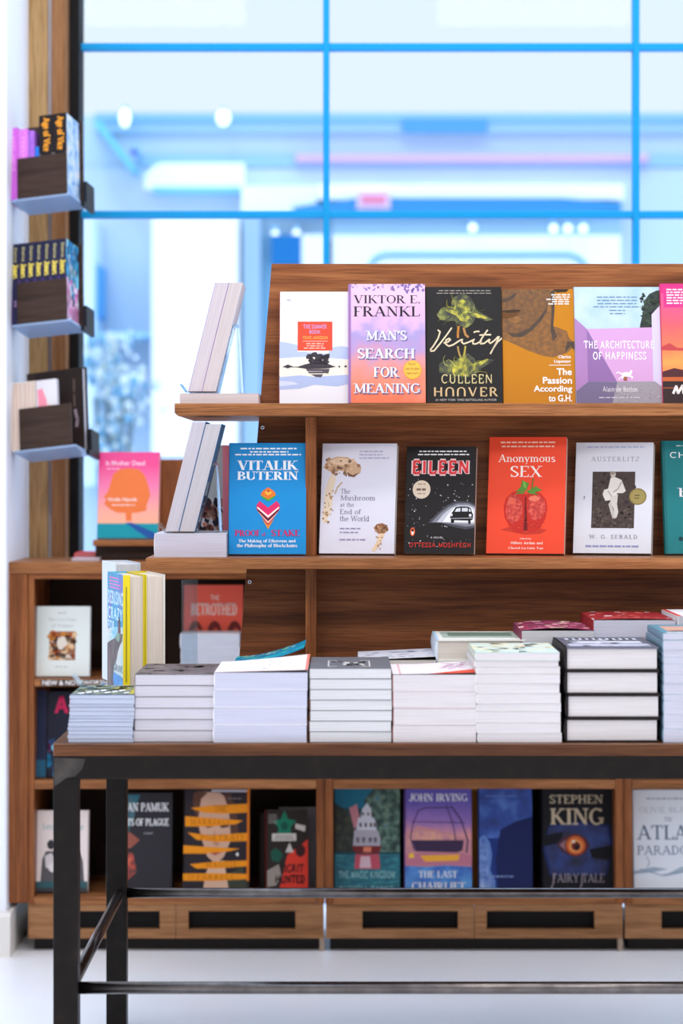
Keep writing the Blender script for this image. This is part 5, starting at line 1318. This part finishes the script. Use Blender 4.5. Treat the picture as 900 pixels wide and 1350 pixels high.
def c_grey():
    A = Art()
    A.lines(.12, .08, .9, 1, .03, (160, 170, 180), .014); A.text('OLIVIE BLAKE', .1, .17, .92, .225, (186, 194, 204), T=.12); A.text('THE', .46, .27, .58, .31, (110, 130, 150), T=.12)
    A.text('ATLAS', .06, .35, .95, .49, (86, 110, 134), T=.15, t=.07); A.text('PARADOX', .06, .55, .95, .64, (110, 132, 152), T=.13, t=.07)
    A.poly([(0, .8), (.3, .76), (.5, .78), (.3, .81), (0, .83)], (166, 182, 198)); A.poly([(.4, .86), (.7, .76), (1, .72), (1, .76), (.7, .82)], (172, 188, 202)); A.line([(.1, .78), (.4, .84), (.8, .8)], .012, (140, 160, 180)); A.line([(.2, .66), (.24, .72), (.2, .76)], .012, (150, 166, 186))
    return A
cased('pale grey cover with large slate capitals', 835, 925, 1045, .04, (236, 241, 247), c_grey())
# upper bays of the first unit
def c_lost():
    A = Art()
    A.text('The Lost Diary', .24, .17, .76, .22, (150, 150, 156), T=.1); A.text('of Venice', .3, .25, .7, .3, (150, 150, 156), T=.1); A.lines(.4, .09, .6, 1, .02, (150, 150, 156), .01)
    A.items = A.items
    A.rect(.27, .36, .74, .77, (150, 100, 70)); A.specks(60, .29, .38, .72, .75, .08, [(206, 130, 50), (226, 190, 150), (70, 44, 40), (236, 220, 200), (190, 90, 40), (110, 80, 60)]); A.oval(.5, .52, .09, .09, (226, 214, 200), 16, .2); A.lines(.35, .86, .65, 1, .02, (160, 160, 166), .01)
    return A
cased('pale grey green cover with a small square painting, top bay', 44.6, 118, 801, .02, (226, 234, 230), c_lost(), SH1[1], hard=False)
def c_neon():
    A = Art(); A.text('AN', .13, .05, .7, .25, (214, 36, 92), 'plain', .22, .2); A.specks(40, 0, .62, 1, 1, .14, [(20, 110, 150), (30, 60, 100), (120, 40, 90), (16, 40, 70)]); A.specks(14, 0, .6, 1, .68, .08, [(120, 190, 214)]); return A
cased('dark cover with neon pink capitals and a teal foot in the middle bay', 62, 128, 906 + 8, .02, (26, 28, 46), c_neon(), SH2[1], hard=False)
cased('slim navy paperback beside the neon pink lettered cover', 46, 60, 912, .02, (28, 36, 66), Art().rect(0, .8, 1, 1, (30, 90, 120)), SH2[1], hard=False)
def c_bet():
    A = Art(); A.text('THE', .45, .16, .6, .24, (250, 220, 210), 'plain', .2, .16); A.text('BETROTHED', .12, .28, .9, .48, (252, 214, 204), T=.26, t=.14); A.items = A.items
    for cu in (.2, .52, .86): A.oval(cu, .76, .12, .2, (120, 44, 40)); A.oval(cu + .02, .8, .07, .13, (226, 90, 70))
    A.poly([(0, .9), (1, .9), (1, 1), (0, 1)], (110, 40, 40)); return A
cased('coral red cover with white capitals seen past the display side board', 242, 320, 772, .02, (250, 104, 84), c_bet(), SH1[1] + .055, hard=False, d=BD + .1, al=R(4))
for k, lb in enumerate(('lowest of the white paperbacks lying before the coral red cover', 'middle one of the white paperbacks lying before the coral red cover', 'topmost of the white paperbacks lying before the coral red cover')):
    t = .0325
    flat(lb, X(277, BD) + (.002 if k == 1 else 0), BD - .01, SH1[1] + .0006 + (t + .0004) * (k + 1), S(78, BD), .1, t, (226, 226, 232), pages=(214, 216, 228), group=GC)
flat('paperback lying under the coral red cover in the top bay', X(281, BD + .1), BD + .096, SH1[1] + .0546, S(78, BD), .12, .054, (226, 226, 232), pages=(214, 216, 228), group=GC)

# ---------------------------------------------------------------- riser on the countertop
rd = 5.50
rs = thing('countertop_riser', 'small walnut riser on the countertop under the pink and orange cover', 'riser', (X(205, rd), rd, zt1 + .0004))
X0 = X(205, rd)
MB().box(X(123, rd) - X0, X(300, rd) - X0, -.01, .1, Z(720, rd) - zt1, Z(712, rd) - zt1, WOOD_EDGE).build('ledge', rs, .001)
MB().box(X(124, rd) - X0, X(300, rd) - X0, .03, .1, 0, Z(720, rd) - zt1 - .0004, DARKWOOD).build('base_block', rs, .001)
MB().box(X(206, rd) - X0, X(302, rd) - X0, .05, .1, Z(712, rd) - zt1 + .0004, Z(606, rd) - zt1, WOOD_Z).build('back_panel', rs, .001)
MB().box(X(206, rd) - X0, X(302, rd) - X0, .052, .098, Z(606, rd) - zt1 + .0004, Z(602, rd) - zt1, ACRYLIC_BLUE).build('edge_strip', rs)
def c_tree():
    A = Art()
    OR = (240, 124, 66)
    A.poly([(.2, .36), (.24, .26), (.34, .2), (.5, .185), (.66, .2), (.76, .27), (.82, .38), (.86, .5), (.8, .62), (.8, .68), (.68, .7), (.56, .71), (.56, .8), (.47, .8), (.46, .71), (.3, .7), (.2, .66), (.1, .6), (.14, .56), (.1, .52), (.16, .46)], OR)
    A.rect(0, .83, 1, 1, (14, 150, 166)); A.poly([(.46, .82), (.56, .82), (.7, .86), (.96, .94), (1, 1), (.84, 1), (.66, .92)], (30, 84, 160))
    A.text('Is Mother Dead', .12, .1, .76, .155, (252, 206, 226), 'sans', bold=.02); A.lines(.14, .19, .4, 1, .02, (252, 206, 226), .01, 'l'); A.text('Vigdis Hjorth', .16, .53, .64, .585, (252, 226, 220), 'sans', bold=.02); A.lines(.18, .61, .66, 1, .02, (252, 226, 220), .012)
    return A
m_tree = gradient('pink_print', [(0, (250, 190, 140)), (.3, (250, 170, 150)), (.6, (246, 120, 170)), (.85, (240, 62, 140)), (1, (236, 60, 140))], .2, 'Z', .05, 10)
wd_ = S(81, rd); zr = Z(712, rd) + .0008
book('pink to orange cover with an orange tree standing on the riser', wd_, (Z(598, rd + .03) - zr) / math.cos(R(9)), .02, m_tree, lean_loc(X(168, rd), rd, zr, .02, R(9)), (-R(9), 0, R(-3)), art=c_tree(), back=(246, 170, 150), spine_color=(240, 90, 150), pages=(240, 190, 180), group='books on the countertop')
flat('red paperback lying on the countertop beside the riser', X(112, 5.52), 5.52, zt1 + .0006 + .016, S(28, 5.52), .12, .016, (226, 52, 60), pages=(220, 120, 120), group='books on the countertop')
flat('white paperback lying on the countertop by the red one', X(112, 5.45) , 5.462, zt1 + .0006 + .006, S(36, 5.45), .05, .006, (226, 214, 226), pages=(226, 210, 220), group='books on the countertop')

# ---------------------------------------------------------------- three wall racks beside the window
def rack_frame(px, py, d, yaw, roll):
    return Matrix.Translation((X(px, d), d, Z(py, d))) @ Euler((R(-11), R(-roll), R(yaw)), 'XYZ').to_matrix().to_4x4()
RACKW = .118
TRAY = clear('blue_tray', (190, 216, 246), 0.05, 0.05, 0.45)
GR = 'books in the wall racks'
def rack(label, M, w=RACKW, hp=.096):
    t = thing('wall_rack', label, 'rack', M.to_translation(), M.to_euler(), 'wall racks on the wooden post')
    MB().box(0, w, 0, .005, 0, hp, DARKWOOD).build('front_plate', t, .001)
    MB().box(-.012, w + .01, -.004, .1, -.006, -.001, TRAY).build('tray', t)
    MB().box(-.014, w + .006, .088, .096, -.001, .2, DARKWOOD).build('back_plate', t, .001)
    mb = MB(); mb.prism([(.06, -.012), (.125, -.012), (.125, .05), (.075, .05), (.075, -.001), (.06, -.001)], w + .0105, w + .019, mat((24, 26, 32), .4), 'x'); mb.build('bracket', t)
    return t
def in_rack(M, label, lx, ly, lz, w, h, t, color, **k):
    """book with its spine to the front; lx is the side nearest the column"""
    Q = M @ Matrix.Translation((lx + t, ly + w / 2, lz)) @ Matrix.Rotation(R(90), 4, 'Z')
    return book(label, w, h, t, color, Q.to_translation(), Q.to_euler(), group=GR, **k)
dk = 5.42
# upper rack
M1 = rack_frame(23, 263, dk, -14, 5)
rack('uppermost wall rack, holding lilac and black spined books', M1)
def c_paint(): 
    A = Art(); A.tex([(0, 1), (1, 1), (1, 0), (0, 0)], [(.32, (96, 140, 200)), (.48, (160, 196, 230)), (.6, (210, 222, 236)), (.72, (226, 196, 190))], 40); return A
def sp_lilac():
    A = Art(); A.text('FEELINGS', .34, .12, .7, .6, (246, 170, 236), 'plain', .16, .14, vert=True); A.items = A.items; return A
for k, (lx, c, lb) in enumerate(((-.024, (208, 104, 214), 'first lilac spined paperback in the uppermost wall rack, nearest the column'), (.0, (222, 126, 226), 'second lilac spined paperback in the uppermost wall rack'), (.0238, (170, 108, 214), 'violet paperback between lilac and black spines in the uppermost wall rack'))):
    in_rack(M1, lb, lx, .008, .001, .075, .172 - .006 * k, .0232 if k < 2 else .015, c, spine=sp_lilac() if k < 2 else Art().specks(14, 0, .1, 1, .9, .3, [(150, 90, 206), (190, 130, 226)]), pages=PG_WHITE)
in_rack(M1, 'low bright blue paperback before the black spines in the uppermost rack', .0405, .007, .001, .06, .12, .009, (40, 120, 226))
def sp_gold():
    A = Art()
    A.text('Age of Vice', .18, .03, .84, .45, (240, 160, 44), T=.26, t=.18, vert=True); A.rect(0, .475, 1, .487, (150, 140, 136)); A.oval(.5, .525, .34, .025, (240, 160, 44)); A.oval(.5, .6, .3, .03, (240, 160, 44)); return A
for k, lx in enumerate((.051, .0845)):
    in_rack(M1, ('first' if k == 0 else 'second') + ' black spine with orange lettering in the uppermost rack' + (', beside the blue paperback' if k == 0 else ', nearest the window'), lx, .007, .001, .078, .192, .0325, (30, 24, 26), spine=sp_gold(), art=c_paint() if k else None)
# middle rack
M2 = rack_frame(23, 428, dk, -14, 5)
rack('middle wall rack, holding seven navy spined paperbacks', M2)
def sp_navy():
    A = Art(); A.text('Daisy', .3, .05, .76, .23, (206, 196, 130), 'plain', .18, .15, vert=True); A.items = A.items
    A.text('Jones', .16, .25, .9, .43, (238, 216, 92), 'serif', .26, .18, vert=True); A.rect(0, .45, 1, 1, (84, 56, 124)); A.text('six', .34, .7, .74, .78, (190, 150, 200), 'plain', .16, .14, vert=True); return A
N7 = ['first navy spine in the middle rack, nearest the column', 'second navy spine from the column in the middle rack', 'third navy spine from the column in the middle rack', 'fourth and central navy spine in the middle rack', 'fifth navy spine from the column in the middle rack', 'sixth navy spine from the column in the middle rack', 'seventh navy spine in the middle rack, nearest the window']
c_aq = Art().specks(60, 0, 0, 1, .6, .16, [(60, 180, 226), (120, 210, 236), (226, 226, 230), (40, 140, 200)]).specks(40, 0, .5, 1, 1, .16, [(236, 130, 200), (240, 190, 226), (226, 226, 240)])
for k in range(7):
    in_rack(M2, N7[k], -.016 + .0189 * k, .008, .001, .075, .19, .0183, (38, 40, 72), spine=sp_navy(), art=c_aq if k == 6 else None)
Q = M2 @ Matrix.Translation((.05, .086, .001))
for k in range(3):
    Qk = M2 @ Matrix.Translation((.012 + .034 * k, .0835, .001)) 
    book(['green paperback top showing behind the first navy spines', 'green paperback top showing behind the central navy spines', 'green paperback top behind the last navy spines, nearest the window'][k], .032, .206, .004, ((44, 84, 60), (60, 110, 70), (80, 130, 74))[k], Qk.to_translation(), Qk.to_euler(), group=GR)
# lower rack
M3 = rack_frame(26, 594, dk, -14, 6)
rack('lowest wall rack, holding a cream patterned book and a dark book', M3, .125)
def c_flame():
    A = Art(); A.poly([(.08, .9), (.1, .4), (.06, .14), (.3, .02 + .1), (.5, .3), (.56, .6), (.5, .9)], (246, 150, 170)); A.poly([(.42, .9), (.4, .5), (.6, .36), (.86, .44), (.88, .66), (.7, .9)], (248, 160, 110)); A.poly([(.1, .96), (.14, .88), (.7, .86), (.7, .96)], (220, 90, 160)); return A
c_wv = Art()
for v in range(24):
    for u in range(3): c_wv.rect(.08 + .31 * u, .03 + .04 * v, .3 + .31 * u, .045 + .04 * v, (206, 166, 140), not (u == 0 and v == 0))
in_rack(M3, 'first cream woven pattern spine in the lowest rack, nearest the column', -.022, .008, .001, .07, .158, .03, (232, 216, 204), spine=c_wv)
in_rack(M3, 'second cream woven pattern spine in the lowest rack', .0085, .008, .001, .07, .158, .029, (232, 216, 204), spine=c_wv)
Q = M3 @ Matrix.Translation((.064, .01, .001))
book('white cover with pink and orange leaves in the lowest rack', .05, .158, .012, (232, 228, 232), Q.to_translation(), Q.to_euler(), art=c_flame(), group=GR)
Q = M3 @ Matrix.Translation((.072, .07, .001))
book('tall dark brown book at the back of the lowest rack', .115, .192, .014, (40, 28, 24), Q.to_translation(), Q.to_euler(), art=Art().rect(.79, .12, .83, .28, (96, 78, 70)).rect(.79, .31, .83, .46, (96, 78, 70)).line([(.82, .5), (.86, .62), (.84, .7)], .06, (150, 130, 140)), group=GR)
